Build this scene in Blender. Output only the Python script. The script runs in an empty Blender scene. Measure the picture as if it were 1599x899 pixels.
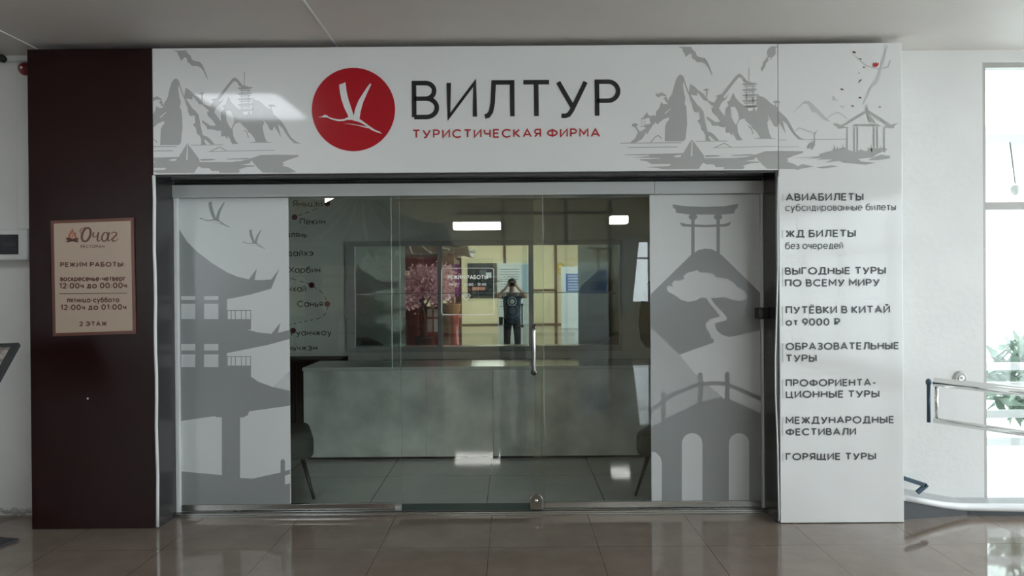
import bpy, bmesh, math, random
from math import pi, sin, cos, radians as R
from mathutils import Vector, Matrix, Euler
from mathutils.geometry import tessellate_polygon
S = bpy.context.scene
C = S.collection
random.seed(7)

# ------------------------------------------------------------------ camera, world, exposure
F = 1190.0                      # focal length in pixels of the 1599 px wide frame
EYE = 1.48
PITCH, ROLL = -0.27, -0.43
cam = bpy.data.cameras.new('camera')
cam.sensor_width = 36.0
cam.lens = 36.0 * F / 1599.0
cam.clip_start = 0.02
cam.clip_end = 200
camo = bpy.data.objects.new('camera', cam)
C.objects.link(camo)
CM = Matrix.Rotation(R(90 + PITCH), 4, 'X') @ Matrix.Rotation(R(ROLL), 4, 'Z')
camo.matrix_world = Matrix.Translation((0, 0, EYE)) @ CM
S.camera = camo
S.view_settings.view_transform = 'Standard'
S.view_settings.look = 'None'
S.view_settings.gamma = 1.0
S.view_settings.use_curve_mapping = False
S.view_settings.exposure = 0.25
S.cycles.use_denoising = True
S.cycles.max_bounces = 14
S.cycles.diffuse_bounces = 6
S.cycles.glossy_bounces = 8
S.cycles.transparent_max_bounces = 24
S.cycles.sample_clamp_indirect = 6
S.cycles.caustics_reflective = False
S.cycles.caustics_refractive = False

W = bpy.data.worlds.new('daylight')
S.world = W
W.use_nodes = True
SKY = 6.5
wn = W.node_tree.nodes
wn['Background'].inputs['Color'].default_value = (0.88, 0.945, 1.0, 1)
wn['Background'].inputs['Strength'].default_value = SKY

REAR_L = 26.0
PANEL_L = 9.0     # radiance of the LED ceiling panels


def portal(loc, rot, sx, sy, name):
    l = bpy.data.lights.new(name, 'AREA')
    l.shape = 'RECTANGLE'
    l.size, l.size_y = sx, sy
    l.cycles.is_portal = True
    o = bpy.data.objects.new(name, l)
    o.location = loc
    o.rotation_euler = rot
    C.objects.link(o)


YF, YG, YW, YB, YM = 4.67, 4.945, 4.96, 7.66, 7.635      # facade front, glass, hall wall, shop back wall, mirror
CEIL = 2.98


def at(px, py, Y):
    d = CM.to_3x3() @ Vector(((px - 799.5) / F, -(py - 449.5) / F, -1.0))
    t = Y / d.y
    return Vector((d.x * t, Y, EYE + d.z * t))


# ------------------------------------------------------------------ materials
def mat(name, col, rough=0.5, metal=0.0, spec=0.5, coat=0.0, noise=0.0, nscale=6.0, bump=0.0, bscale=40.0, emit=0.0):
    m = bpy.data.materials.new(name)
    m.use_nodes = True
    nt = m.node_tree
    b = nt.nodes['Principled BSDF']
    b.inputs['Base Color'].default_value = (*col, 1)
    b.inputs['Roughness'].default_value = rough
    b.inputs['Metallic'].default_value = metal
    b.inputs['Specular IOR Level'].default_value = spec
    b.inputs['Coat Weight'].default_value = coat
    b.inputs['Coat Roughness'].default_value = 0.04
    if emit:
        b.inputs['Emission Color'].default_value = (*col, 1)
        b.inputs['Emission Strength'].default_value = emit
    if noise or bump:
        tc = nt.nodes.new('ShaderNodeTexCoord')
    if noise:
        n = nt.nodes.new('ShaderNodeTexNoise')
        n.inputs['Scale'].default_value = nscale
        n.inputs['Detail'].default_value = 6
        nt.links.new(tc.outputs['Object'], n.inputs['Vector'])
        r = nt.nodes.new('ShaderNodeMapRange')
        r.inputs['From Min'].default_value = 0.25
        r.inputs['From Max'].default_value = 0.75
        r.inputs['To Min'].default_value = 1 - noise
        r.inputs['To Max'].default_value = 1 + noise
        nt.links.new(n.outputs['Fac'], r.inputs['Value'])
        v = nt.nodes.new('ShaderNodeVectorMath')
        v.operation = 'SCALE'
        v.inputs[0].default_value = col
        nt.links.new(r.outputs['Result'], v.inputs['Scale'])
        nt.links.new(v.outputs['Vector'], b.inputs['Base Color'])
    if bump:
        n2 = nt.nodes.new('ShaderNodeTexNoise')
        n2.inputs['Scale'].default_value = bscale
        n2.inputs['Detail'].default_value = 4
        nt.links.new(tc.outputs['Object'], n2.inputs['Vector'])
        bp = nt.nodes.new('ShaderNodeBump')
        bp.inputs['Strength'].default_value = bump
        bp.inputs['Distance'].default_value = 0.01
        nt.links.new(n2.outputs['Fac'], bp.inputs['Height'])
        nt.links.new(bp.outputs['Normal'], b.inputs['Normal'])
    return m


def glass_mat(name, tint, base=0.052):
    m = bpy.data.materials.new(name)
    m.use_nodes = True
    nt = m.node_tree
    nt.nodes.clear()
    out = nt.nodes.new('ShaderNodeOutputMaterial')
    mx = nt.nodes.new('ShaderNodeMixShader')
    tr = nt.nodes.new('ShaderNodeBsdfTransparent')
    tr.inputs['Color'].default_value = (*tint, 1)
    gl = nt.nodes.new('ShaderNodeBsdfGlossy')
    gl.inputs['Roughness'].default_value = 0.0
    lw = nt.nodes.new('ShaderNodeLayerWeight')
    lw.inputs['Blend'].default_value = 0.5
    pw = nt.nodes.new('ShaderNodeMath')
    pw.operation = 'POWER'
    pw.inputs[1].default_value = 5
    ma = nt.nodes.new('ShaderNodeMath')
    ma.operation = 'MULTIPLY_ADD'
    ma.inputs[1].default_value = 0.9
    ma.inputs[2].default_value = base
    nt.links.new(lw.outputs['Facing'], pw.inputs[0])
    nt.links.new(pw.outputs[0], ma.inputs[0])
    nt.links.new(ma.outputs[0], mx.inputs['Fac'])
    nt.links.new(tr.outputs[0], mx.inputs[1])
    nt.links.new(gl.outputs[0], mx.inputs[2])
    nt.links.new(mx.outputs[0], out.inputs['Surface'])
    return m


def tile_mat(name, c1, c2, grout, size, ox, oy, rough, nscale=3.0, gw=0.004):
    """polished porcelain tiles on the object's XY plane, seams every `size` metres"""
    m = mat(name, c1, rough, spec=0.75)
    nt = m.node_tree
    b = nt.nodes['Principled BSDF']
    tc = nt.nodes.new('ShaderNodeTexCoord')
    sp = nt.nodes.new('ShaderNodeSeparateXYZ')
    nt.links.new(tc.outputs['Object'], sp.inputs[0])
    seams = []
    for ax, off in (('X', ox), ('Y', oy)):
        a = nt.nodes.new('ShaderNodeMath'); a.operation = 'SUBTRACT'; a.inputs[1].default_value = off
        nt.links.new(sp.outputs[ax], a.inputs[0])
        p = nt.nodes.new('ShaderNodeMath'); p.operation = 'PINGPONG'; p.inputs[1].default_value = size / 2
        nt.links.new(a.outputs[0], p.inputs[0])
        l = nt.nodes.new('ShaderNodeMath'); l.operation = 'LESS_THAN'; l.inputs[1].default_value = gw / 2
        nt.links.new(p.outputs[0], l.inputs[0])
        seams.append(l)
    mxx = nt.nodes.new('ShaderNodeMath'); mxx.operation = 'MAXIMUM'
    nt.links.new(seams[0].outputs[0], mxx.inputs[0])
    nt.links.new(seams[1].outputs[0], mxx.inputs[1])
    n = nt.nodes.new('ShaderNodeTexNoise')
    n.inputs['Scale'].default_value = nscale
    n.inputs['Detail'].default_value = 8
    n.inputs['Roughness'].default_value = 0.65
    nt.links.new(tc.outputs['Object'], n.inputs['Vector'])
    mr = nt.nodes.new('ShaderNodeMapRange')
    mr.inputs['From Min'].default_value = 0.3
    mr.inputs['From Max'].default_value = 0.7
    nt.links.new(n.outputs['Fac'], mr.inputs['Value'])
    mx = nt.nodes.new('ShaderNodeMix'); mx.data_type = 'RGBA'
    mx.inputs[6].default_value = (*c1, 1)
    mx.inputs[7].default_value = (*c2, 1)
    nt.links.new(mr.outputs['Result'], mx.inputs[0])
    my = nt.nodes.new('ShaderNodeMix'); my.data_type = 'RGBA'
    my.inputs[7].default_value = (*grout, 1)
    nt.links.new(mxx.outputs[0], my.inputs[0])
    nt.links.new(mx.outputs[2], my.inputs[6])
    nt.links.new(my.outputs[2], b.inputs['Base Color'])
    return m


M = {}
M['floor'] = tile_mat('polished_brown_tile', (0.19, 0.15, 0.12), (0.245, 0.195, 0.16), (0.05, 0.04, 0.034), 0.615, -0.14, 4.285, 0.045, 4.0, 0.003)
M['shopfloor'] = tile_mat('grey_tile', (0.50, 0.51, 0.48), (0.60, 0.61, 0.58), (0.14, 0.14, 0.14), 0.8, 0.62, 5.1, 0.12, 2.0, 0.006)
M['ceiling'] = mat('ceiling_paint', (0.64, 0.60, 0.56), 0.6, noise=0.03, nscale=2)
M['wall'] = mat('white_wall_paint', (0.68, 0.68, 0.665), 0.55, noise=0.04, nscale=3, bump=0.15, bscale=25)
M['shopwall'] = mat('shop_wall_paint', (0.76, 0.77, 0.73), 0.45, noise=0.10, nscale=2.2)
M['yellow'] = mat('yellow_wall_paint', (0.80, 0.72, 0.48), 0.6, noise=0.03)
M['brown'] = mat('dark_brown_laminate', (0.017, 0.0058, 0.0052), 0.27, spec=0.22, bump=0.06, bscale=180)
M['jamb'] = mat('dark_reveal', (0.028, 0.026, 0.028), 0.22, bump=0.12, bscale=220)
M['white'] = mat('white_gloss_panel', (0.72, 0.73, 0.72), 0.075, spec=0.45)
M['film'] = mat('white_vinyl_film', (0.88, 0.90, 0.90), 0.16, spec=0.4)
def translucent(m, col, fac):
    nt = m.node_tree
    b = nt.nodes['Principled BSDF']
    t = nt.nodes.new('ShaderNodeBsdfTranslucent')
    t.inputs['Color'].default_value = (*col, 1)
    x = nt.nodes.new('ShaderNodeMixShader')
    x.inputs['Fac'].default_value = fac
    nt.links.new(b.outputs[0], x.inputs[1])
    nt.links.new(t.outputs[0], x.inputs[2])
    nt.links.new(x.outputs[0], nt.nodes['Material Output'].inputs['Surface'])


translucent(M['film'], (0.86, 0.9, 0.86), 0.42)
M['print'] = mat('grey_print', (0.40, 0.405, 0.395), 0.08, spec=0.45)
M['print_light'] = mat('pale_grey_print', (0.53, 0.54, 0.53), 0.08, spec=0.45)
M['fprint'] = mat('grey_vinyl', (0.30, 0.315, 0.315), 0.16, spec=0.4)
translucent(M['fprint'], (0.85, 0.87, 0.85), 0.22)
M['refraction'] = mat('dark_green_refraction', (0.035, 0.055, 0.048), 0.15)
M['fprint_mid'] = mat('mid_grey_vinyl', (0.40, 0.415, 0.41), 0.16, spec=0.4)
M['fprint_light'] = mat('light_grey_vinyl', (0.56, 0.58, 0.575), 0.16, spec=0.4)
M['red'] = mat('red_vinyl', (0.40, 0.008, 0.016), 0.2, spec=0.4)
M['redtext'] = mat('red_letters', (0.42, 0.016, 0.022), 0.3)
M['black'] = mat('black_letters', (0.012, 0.012, 0.014), 0.3)
M['char'] = mat('charcoal_letters', (0.03, 0.032, 0.035), 0.35)
M['maroon'] = mat('maroon_leaf', (0.10, 0.02, 0.022), 0.35)
M['beige'] = mat('beige_board', (0.40, 0.31, 0.235), 0.4, noise=0.03)
M['signbrown'] = mat('brown_board_edge', (0.115, 0.035, 0.022), 0.3)
M['darkbrown_text'] = mat('dark_brown_letters', (0.085, 0.028, 0.018), 0.4)
M['flame'] = mat('copper_flame', (0.36, 0.10, 0.05), 0.4)
M['alu'] = mat('anodised_aluminium', (0.46, 0.48, 0.48), 0.32, 0.85)
M['alu_paint'] = mat('grey_aluminium_cover', (0.46, 0.48, 0.475), 0.3, 0.0)
M['steel'] = mat('brushed_steel', (0.52, 0.53, 0.52), 0.2, 1.0)
M['chrome'] = mat('polished_chrome', (0.8, 0.8, 0.78), 0.07, 1.0)
M['bronze'] = mat('dark_nickel', (0.33, 0.325, 0.305), 0.18, 1.0)
M['whiteplastic'] = mat('white_plastic', (0.70, 0.72, 0.71), 0.35)
M['greyplastic'] = mat('grey_plastic', (0.42, 0.42, 0.40), 0.4)
M['blackplastic'] = mat('black_plastic', (0.012, 0.012, 0.014), 0.35)
M['rubber'] = mat('dark_rubber', (0.03, 0.031, 0.033), 0.6)
M['smoke'] = mat('smoked_window', (0.03, 0.035, 0.042), 0.2, spec=0.3)
M['alarm'] = mat('red_alarm', (0.20, 0.012, 0.02), 0.3)
M['concrete'] = mat('concrete_look_laminate', (0.60, 0.61, 0.575), 0.2, noise=0.34, nscale=3.2)
M['counter_top'] = mat('counter_top', (0.52, 0.53, 0.51), 0.13, noise=0.05)
M['gap'] = mat('dark_gap', (0.01, 0.01, 0.01), 0.8)
M['upholstery'] = mat('dark_green_grey_fabric', (0.045, 0.055, 0.052), 0.9, noise=0.15, nscale=60, bump=0.3, bscale=300)
M['legs'] = mat('black_metal', (0.012, 0.013, 0.012), 0.35)
M['mirror'] = mat('mirror_silver', (0.88, 0.91, 0.87), 0.0, 1.0)
M['mapprint'] = mat('map_black', (0.012, 0.012, 0.012), 0.5)
M['mapred'] = mat('map_red', (0.13, 0.012, 0.012), 0.5)
M['stickerwhite'] = mat('white_sticker', (0.85, 0.85, 0.82), 0.4)
M['glass'] = glass_mat('green_tinted_glass', (0.93, 0.96, 0.945))
M['clear'] = glass_mat('window_glass', (0.97, 0.985, 0.98))
M['glass_edge'] = mat('glass_edge', (0.22, 0.29, 0.265), 0.15, spec=0.6)
M['frost'] = mat('pale_glass_edge', (0.40, 0.47, 0.45), 0.2)
M['winframe'] = mat('grey_window_frame', (0.40, 0.385, 0.36), 0.4)
M['wood'] = mat('brown_batten', (0.10, 0.045, 0.02), 0.5)
M['redwood'] = mat('dark_red_wood', (0.17, 0.035, 0.025), 0.45, noise=0.2, nscale=5)
M['roof'] = mat('brown_roof', (0.26, 0.21, 0.17), 0.55, noise=0.2)
M['rooftile'] = mat('pale_roof_rib', (0.80, 0.77, 0.70), 0.5)
M['blossom'] = mat('pink_blossom', (0.88, 0.52, 0.57), 0.7, noise=0.25, nscale=9)
M['bark'] = mat('bark', (0.07, 0.04, 0.03), 0.8, noise=0.3, nscale=12)
M['magenta'] = mat('magenta_cloth', (0.50, 0.10, 0.42), 0.7)
M['terracotta'] = mat('terracotta', (0.55, 0.20, 0.06), 0.6)
M['lacquer'] = mat('red_lacquer', (0.45, 0.02, 0.025), 0.3)
M['chalk'] = mat('menu_board', (0.020, 0.028, 0.034), 0.35)
M['poster'] = mat('poster_white', (0.66, 0.72, 0.74), 0.4)
M['posterblue'] = mat('poster_blue', (0.10, 0.20, 0.46), 0.4)
M['posterpale'] = mat('poster_pale_blue', (0.35, 0.50, 0.62), 0.4)
M['ink'] = mat('poster_ink', (0.10, 0.12, 0.15), 0.5)
M['salmon'] = mat('salmon_strip', (0.55, 0.26, 0.20), 0.5)
M['gold'] = mat('gold_emblem', (0.75, 0.52, 0.08), 0.3, 0.6)
M['curtain'] = mat('white_curtain', (0.78, 0.79, 0.78), 0.8)
M['skin'] = mat('skin', (0.46, 0.26, 0.19), 0.55)
M['hair'] = mat('dark_hair', (0.012, 0.010, 0.010), 0.6)
M['shirt'] = mat('navy_cotton', (0.018, 0.032, 0.058), 0.85, bump=0.15, bscale=120)
M['trousers'] = mat('black_trousers', (0.012, 0.014, 0.018), 0.85)
M['shoes'] = mat('black_shoe', (0.015, 0.015, 0.016), 0.5)
M['shirtprint'] = mat('pale_shirt_print', (0.50, 0.52, 0.52), 0.7)
M['blue'] = mat('dark_blue_paint', (0.022, 0.055, 0.085), 0.35)
M['ramp'] = mat('grey_ramp', (0.40, 0.40, 0.40), 0.4, noise=0.1)
M['shaded_riser'] = mat('shaded_ramp_side', (0.05, 0.055, 0.062), 0.35)
M['curb'] = mat('white_curb', (0.74, 0.75, 0.76), 0.35)
M['pave'] = mat('pale_paving', (0.80, 0.81, 0.81), 0.8, noise=0.08, nscale=1.5)
M['leaf'] = mat('shrub_leaf', (0.28, 0.36, 0.30), 0.6, noise=0.4, nscale=8)
M['facadefar'] = mat('far_render', (0.55, 0.62, 0.58), 0.7)
M['bulb'] = mat('glass_bulb', (0.5, 0.5, 0.5), 0.2)
M['led'] = mat('led_diffuser', (0.90, 0.96, 1.0), 0.5, emit=PANEL_L)
M['led_rear'] = mat('led_diffuser_rear', (1.0, 0.98, 0.93), 0.5, emit=REAR_L)


# ------------------------------------------------------------------ mesh builder
class MB:
    def __init__(s):
        s.v, s.f, s.sm = [], [], []
        s.k = 0

    def add(s, vs, fs, smooth=False):
        o = len(s.v)
        s.v += [Vector(a) for a in vs]
        s.f += [tuple(i + o for i in f) for f in fs]
        s.sm += [smooth] * len(fs)
        return s

    def box(s, x0, x1, y0, y1, z0, z1):
        v = [(x, y, z) for x in (x0, x1) for y in (y0, y1) for z in (z0, z1)]
        return s.add(v, [(0, 1, 3, 2), (4, 6, 7, 5), (0, 4, 5, 1), (2, 3, 7, 6), (0, 2, 6, 4), (1, 5, 7, 3)])

    def hexa(s, p):  # 8 points: bottom ring 4, top ring 4
        return s.add(p, [(3, 2, 1, 0), (4, 5, 6, 7), (0, 1, 5, 4), (1, 2, 6, 5), (2, 3, 7, 6), (3, 0, 4, 7)])

    def bar(s, a, b, w, h, up=(0, 0, 1)):
        a, b = Vector(a), Vector(b)
        d = (b - a).normalized()
        x = d.cross(Vector(up))
        if x.length < 1e-4:
            x = d.cross(Vector((0, 1, 0)))
        x.normalize()
        z = x.cross(d)
        x *= w / 2
        z *= h / 2
        return s.hexa([a - x - z, a + x - z, a + x + z, a - x + z, b - x - z, b + x - z, b + x + z, b - x + z])

    def tube(s, path, r, n=12, cap=True):
        path = [Vector(p) for p in path]
        rs = r if isinstance(r, (list, tuple)) else [r] * len(path)
        rings = []
        ref = None
        for i, p in enumerate(path):
            d = (path[min(i + 1, len(path) - 1)] - path[max(i - 1, 0)]).normalized()
            if ref is None:
                ref = Vector((0, 0, 1)) if abs(d.z) < 0.9 else Vector((1, 0, 0))
            x = (ref - d * ref.dot(d)).normalized()
            ref = x
            y = d.cross(x)
            rings.append([p + (x * cos(2 * pi * k / n) + y * sin(2 * pi * k / n)) * rs[i] for k in range(n)])
        vs = [q for ring in rings for q in ring]
        fs = []
        for i in range(len(rings) - 1):
            for k in range(n):
                a, b = i * n + k, i * n + (k + 1) % n
                fs.append((a, b, b + n, a + n))
        s.add(vs, fs, True)
        if cap:
            o = len(s.v) - len(vs)
            s.f += [tuple(o + k for k in reversed(range(n))), tuple(o + len(vs) - n + k for k in range(n))]
            s.sm += [False, False]
        return s

    def lathe(s, prof, c, n=24):
        vs, fs = [], []
        for r, z in prof:
            for k in range(n):
                vs.append((c[0] + r * cos(2 * pi * k / n), c[1] + r * sin(2 * pi * k / n), c[2] + z))
        for i in range(len(prof) - 1):
            for k in range(n):
                a, b = i * n + k, i * n + (k + 1) % n
                fs.append((a, b, b + n, a + n))
        s.add(vs, fs, True)
        return s

    def lathe_y(s, prof, c, n=32, smooth=True):  # axis along y
        vs, fs = [], []
        for r, y in prof:
            for k in range(n):
                vs.append((c[0] + r * cos(2 * pi * k / n), c[1] + y, c[2] + r * sin(2 * pi * k / n)))
        for i in range(len(prof) - 1):
            for k in range(n):
                a, b = i * n + k, i * n + (k + 1) % n
                fs.append((a, b, b + n, a + n))
        s.add(vs, fs, smooth)
        return s

    def ball(s, c, r, n=12, m=8, sc=(1, 1, 1)):
        vs, fs = [], []
        for i in range(m + 1):
            t = pi * i / m
            for k in range(n):
                a = 2 * pi * k / n
                vs.append((c[0] + r * sc[0] * sin(t) * cos(a), c[1] + r * sc[1] * sin(t) * sin(a), c[2] + r * sc[2] * cos(t)))
        for i in range(m):
            for k in range(n):
                a, b = i * n + k, i * n + (k + 1) % n
                fs.append((a, a + n, b + n, b))
        return s.add(vs, fs, True)

    def lift(s, pts):
        """every flat piece lies a hair in front of the one before it"""
        s.k += 1
        return [Vector(p) - Vector((0, (s.k % 8) * 8e-5, 0)) for p in pts]

    def wpoly(s, pts):
        """flat concave polygon given as world points"""
        pts = s.lift(pts)
        tris = tessellate_polygon([pts])
        fs = []
        for t in tris:
            a, b, c = (pts[i] for i in t)
            if (b - a).cross(c - a).y > 0:
                t = (t[0], t[2], t[1])
            fs.append(tuple(t))
        return s.add(pts, fs)

    def poly(s, px, Y):
        return s.wpoly([at(x, y, Y) for x, y in px])

    def ribbon(s, pts, w):
        """flat stroke of width w along world points lying in an XZ plane"""
        pts = s.lift(pts)
        pts = [p for i, p in enumerate(pts) if i == 0 or (p - pts[i - 1]).length > 1e-5]
        closed = (pts[0] - pts[-1]).length < 1e-6
        if closed:
            pts = pts[:-1]
        n = len(pts)
        Ln, Rn = [], []
        for i in range(n):
            p = pts[i]
            a = pts[i - 1] if (i or closed) else None
            b = pts[(i + 1) % n] if (i < n - 1 or closed) else None
            d1 = (p - a).normalized() if a is not None else None
            d2 = (b - p).normalized() if b is not None else None
            d1 = d1 or d2
            d2 = d2 or d1
            n1 = Vector((-d1.z, 0, d1.x))
            n2 = Vector((-d2.z, 0, d2.x))
            m = n1 + n2
            if m.length < 0.35:
                m = n1.copy()
                k = 1.0
            else:
                m.normalize()
                k = min(1 / max(m.dot(n1), 0.3), 1.9)
            Ln.append(p + m * w / 2 * k)
            Rn.append(p - m * w / 2 * k)
        vs = Ln + Rn
        fs = []
        for i in range(n if closed else n - 1):
            j = (i + 1) % n
            fs.append((i + n, j + n, j, i))
        return s.add(vs, fs)

    def stroke(s, px, Y, wpx):
        return s.ribbon([at(x, y, Y) for x, y in px], wpx / F * Y)

    def pen(s, px, ws, Y):
        """stroke with a width (in photo pixels) at every point"""
        pts = s.lift([at(x, y, Y) for x, y in px])
        n = len(pts)
        vs, fs = [], []
        for i, p in enumerate(pts):
            d = (pts[min(i + 1, n - 1)] - pts[max(i - 1, 0)]).normalized()
            nn = Vector((-d.z, 0, d.x)) * ws[i] / 2 / F * Y
            vs += [p + nn, p - nn]
        for i in range(n - 1):
            fs.append((2 * i + 1, 2 * i + 3, 2 * i + 2, 2 * i))
        return s.add(vs, fs)

    def disc(s, c, r, n=32, rz=None):
        rz = rz or r
        pts = [(c[0] + r * cos(2 * pi * k / n), c[1], c[2] + rz * sin(2 * pi * k / n)) for k in range(n)]
        return s.add(pts, [tuple(range(n))])

    def grid(s, fn, nu, nv, smooth=True):
        vs = [fn(i / nu, j / nv) for i in range(nu + 1) for j in range(nv + 1)]
        fs = [(i * (nv + 1) + j, (i + 1) * (nv + 1) + j, (i + 1) * (nv + 1) + j + 1, i * (nv + 1) + j + 1) for i in range(nu) for j in range(nv)]
        return s.add(vs, fs, smooth)

    def clip(s, x0=None, x1=None):
        bm = bmesh.new()
        bv = [bm.verts.new(v) for v in s.v]
        for f in s.f:
            try:
                bm.faces.new([bv[i] for i in f])
            except ValueError:
                pass
        for xx, nrm in ((x0, (-1, 0, 0)), (x1, (1, 0, 0))):
            if xx is not None:
                bmesh.ops.bisect_plane(bm, geom=bm.verts[:] + bm.edges[:] + bm.faces[:], plane_co=(xx, 0, 0), plane_no=nrm, clear_outer=True)
        bm.verts.index_update()
        s.v = [v.co.copy() for v in bm.verts]
        s.f = [tuple(v.index for v in f.verts) for f in bm.faces]
        s.sm = [False] * len(s.f)
        bm.free()
        return s

    def build(s, name, m, parent=None, bevel=0.0, seg=2, solid=0.0, subsurf=0):
        off = Vector((0, 0, 0))
        if parent is not None:
            q = parent
            while q is not None:
                off += q.location
                q = q.parent
        me = bpy.data.meshes.new(name)
        me.from_pydata([v - off for v in s.v], [], s.f)
        me.materials.append(m)
        for p, k in zip(me.polygons, s.sm):
            p.use_smooth = k
        me.update()
        o = bpy.data.objects.new(name, me)
        C.objects.link(o)
        if parent is not None:
            o.parent = parent
        if solid:
            mo = o.modifiers.new('solid', 'SOLIDIFY')
            mo.thickness = solid
            mo.offset = 0
        if bevel:
            mo = o.modifiers.new('bevel', 'BEVEL')
            mo.width = bevel
            mo.segments = seg
            mo.limit_method = 'ANGLE'
            mo.angle_limit = R(40)
        if subsurf:
            mo = o.modifiers.new('sub', 'SUBSURF')
            mo.levels = mo.render_levels = subsurf
        return o


def tag(o, label, cat, group=None, kind=None):
    o['label'] = label
    o['category'] = cat
    if group:
        o['group'] = group
    if kind:
        o['kind'] = kind
    return o


def thing(name, loc, label, cat, group=None):
    o = bpy.data.objects.new(name, None)
    o.location = loc
    o.empty_display_size = 0.1
    C.objects.link(o)
    return tag(o, label, cat, group)


def struct(o):
    o['kind'] = 'structure'
    return o


def copy_tree(o, parent=None):
    c = o.copy()
    C.objects.link(c)
    if parent is not None:
        c.parent = parent
    for ch in [q for q in bpy.data.objects if q.parent == o]:
        copy_tree(ch, c)
    return c


def part_label(o, s):
    o['label'] = s
    return o


# ------------------------------------------------------------------ lettering: a geometric sans drawn with strokes
def arc(cx, cy, rx, ry, a0, a1, n=None):
    n = n or max(5, int(abs(a1 - a0) / 15))
    return [(cx + rx * cos(R(a0 + (a1 - a0) * i / n)), cy + ry * sin(R(a0 + (a1 - a0) * i / n))) for i in range(n + 1)]


G = {}
G['А'] = (.84, [[(0, 0), (.42, 1), (.84, 0)], [(.13, .30), (.71, .30)]])
G['Б'] = (.60, [[(.56, 1), (0, 1), (0, 0), (.32, 0)] + arc(.32, .28, .28, .28, -90, 90) + [(0, .56)]])
G['В'] = (.62, [[(0, 0), (0, 1), (.32, 1)] + arc(.32, .77, .23, .23, 90, -90) + [(0, .54)], [(.3, .54)] + arc(.34, .27, .28, .27, 90, -90) + [(0, 0)]])
G['Г'] = (.54, [[(0, 0), (0, 1), (.54, 1)]])
G['Д'] = (.90, [[(0, -.18), (0, 0), (.90, 0), (.90, -.18)], [(.12, 0), (.22, .3), (.27, .65), (.28, 1), (.76, 1), (.76, 0)]])
G['Е'] = (.55, [[(.55, 1), (0, 1), (0, 0), (.55, 0)], [(0, .52), (.5, .52)]])
G['Ё'] = (.55, G['Е'][1] + [[(.10, 1.26), (.22, 1.26)], [(.36, 1.26), (.48, 1.26)]])
G['Ж'] = (1.0, [[(.5, 0), (.5, 1)], [(0, 1), (.36, .5), (0, 0)], [(1, 1), (.64, .5), (1, 0)], [(.36, .5), (.64, .5)]])
G['З'] = (.58, [arc(.28, .76, .27, .24, 155, -90) + [(.16, .52)], [(.16, .52)] + arc(.28, .26, .30, .26, 90, -155)])
G['И'] = (.70, [[(0, 1), (0, 0), (.70, 1), (.70, 0)]])
G['Й'] = (.70, G['И'][1] + [arc(.35, 1.34, .17, .14, 190, 350)])
G['К'] = (.64, [[(0, 0), (0, 1)], [(.60, 1), (.12, .5), (.64, 0)], [(0, .5), (.14, .5)]])
G['Л'] = (.76, [[(0, 0), (.09, .02), (.17, .14), (.22, .40), (.25, 1), (.76, 1), (.76, 0)]])
G['М'] = (.86, [[(0, 0), (0, 1), (.43, .32), (.86, 1), (.86, 0)]])
G['Н'] = (.70, [[(0, 0), (0, 1)], [(.7, 0), (.7, 1)], [(0, .52), (.7, .52)]])
G['О'] = (1.0, [arc(.5, .5, .5, .5, 0, 360, 28)])
G['П'] = (.68, [[(0, 0), (0, 1), (.68, 1), (.68, 0)]])
G['Р'] = (.60, [[(0, 0), (0, 1), (.32, 1)] + arc(.32, .72, .28, .28, 90, -90) + [(0, .44)]])
G['С'] = (.84, [arc(.49, .5, .49, .5, 42, 318)])
G['Т'] = (.70, [[(0, 1), (.7, 1)], [(.35, 1), (.35, 0)]])
G['У'] = (.74, [[(0, 1), (.38, .27)], [(.74, 1), (.36, .16), (.28, .04), (.18, 0), (.08, .01)]])
G['Ф'] = (1.0, [[(.5, -.05), (.5, 1.05)], arc(.5, .5, .5, .36, 0, 360, 28)])
G['Х'] = (.72, [[(0, 0), (.72, 1)], [(0, 1), (.72, 0)]])
G['Ц'] = (.82, [[(0, 1), (0, 0), (.82, 0), (.82, -.18)], [(.68, 0), (.68, 1)]])
G['Ч'] = (.60, [[(0, 1), (0, .70)] + arc(.24, .68, .24, .25, 180, 270, 6) + [(.60, .44)], [(.60, 1), (.60, 0)]])
G['Ш'] = (.96, [[(0, 1), (0, 0), (.96, 0), (.96, 1)], [(.48, 0), (.48, 1)]])
G['Щ'] = (1.08, [[(0, 1), (0, 0), (1.08, 0), (1.08, -.18)], [(.48, 0), (.48, 1)], [(.96, 0), (.96, 1)]])
G['Ь'] = (.60, [[(0, 1), (0, 0), (.32, 0)] + arc(.32, .28, .28, .28, -90, 90) + [(0, .56)]])
G['Ы'] = (.86, G['Ь'][1] + [[(.86, 0), (.86, 1)]])
G['Э'] = (.84, [arc(.35, .5, .49, .5, -138, 138), [(.26, .52), (.82, .52)]])
G['Я'] = (.60, [[(.60, 0), (.60, 1), (.28, 1)] + arc(.28, .72, .28, .28, 90, 270) + [(.60, .44)], [(.32, .44), (0, 0)]])
G['0'] = (.66, [arc(.33, .5, .33, .5, 0, 360, 24)])
G['1'] = (.26, [[(0, .82), (.26, 1), (.26, 0)]])
G['2'] = (.58, [arc(.28, .70, .28, .30, 165, -35) + [(0, 0), (.60, 0)]])
G['9'] = (.62, [arc(.31, .68, .31, .32, 0, 360, 20), [(.62, .66), (.56, .36), (.22, 0)]])
G[':'] = (.06, [[(.03, .02), (.03, .14)], [(.03, .52), (.03, .64)]])
G['-'] = (.34, [[(0, .40), (.34, .40)]])
G['₽'] = (.74, [[(x + .14, y) for x, y in G['Р'][1][0]], [(0, .44), (.14, .44)], [(0, .20), (.52, .20)]])
XH = 0.72


def sc(g, k=XH):
    return (g[0] * k, [[(x * k, y * k) for x, y in st] for st in g[1]])


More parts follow.
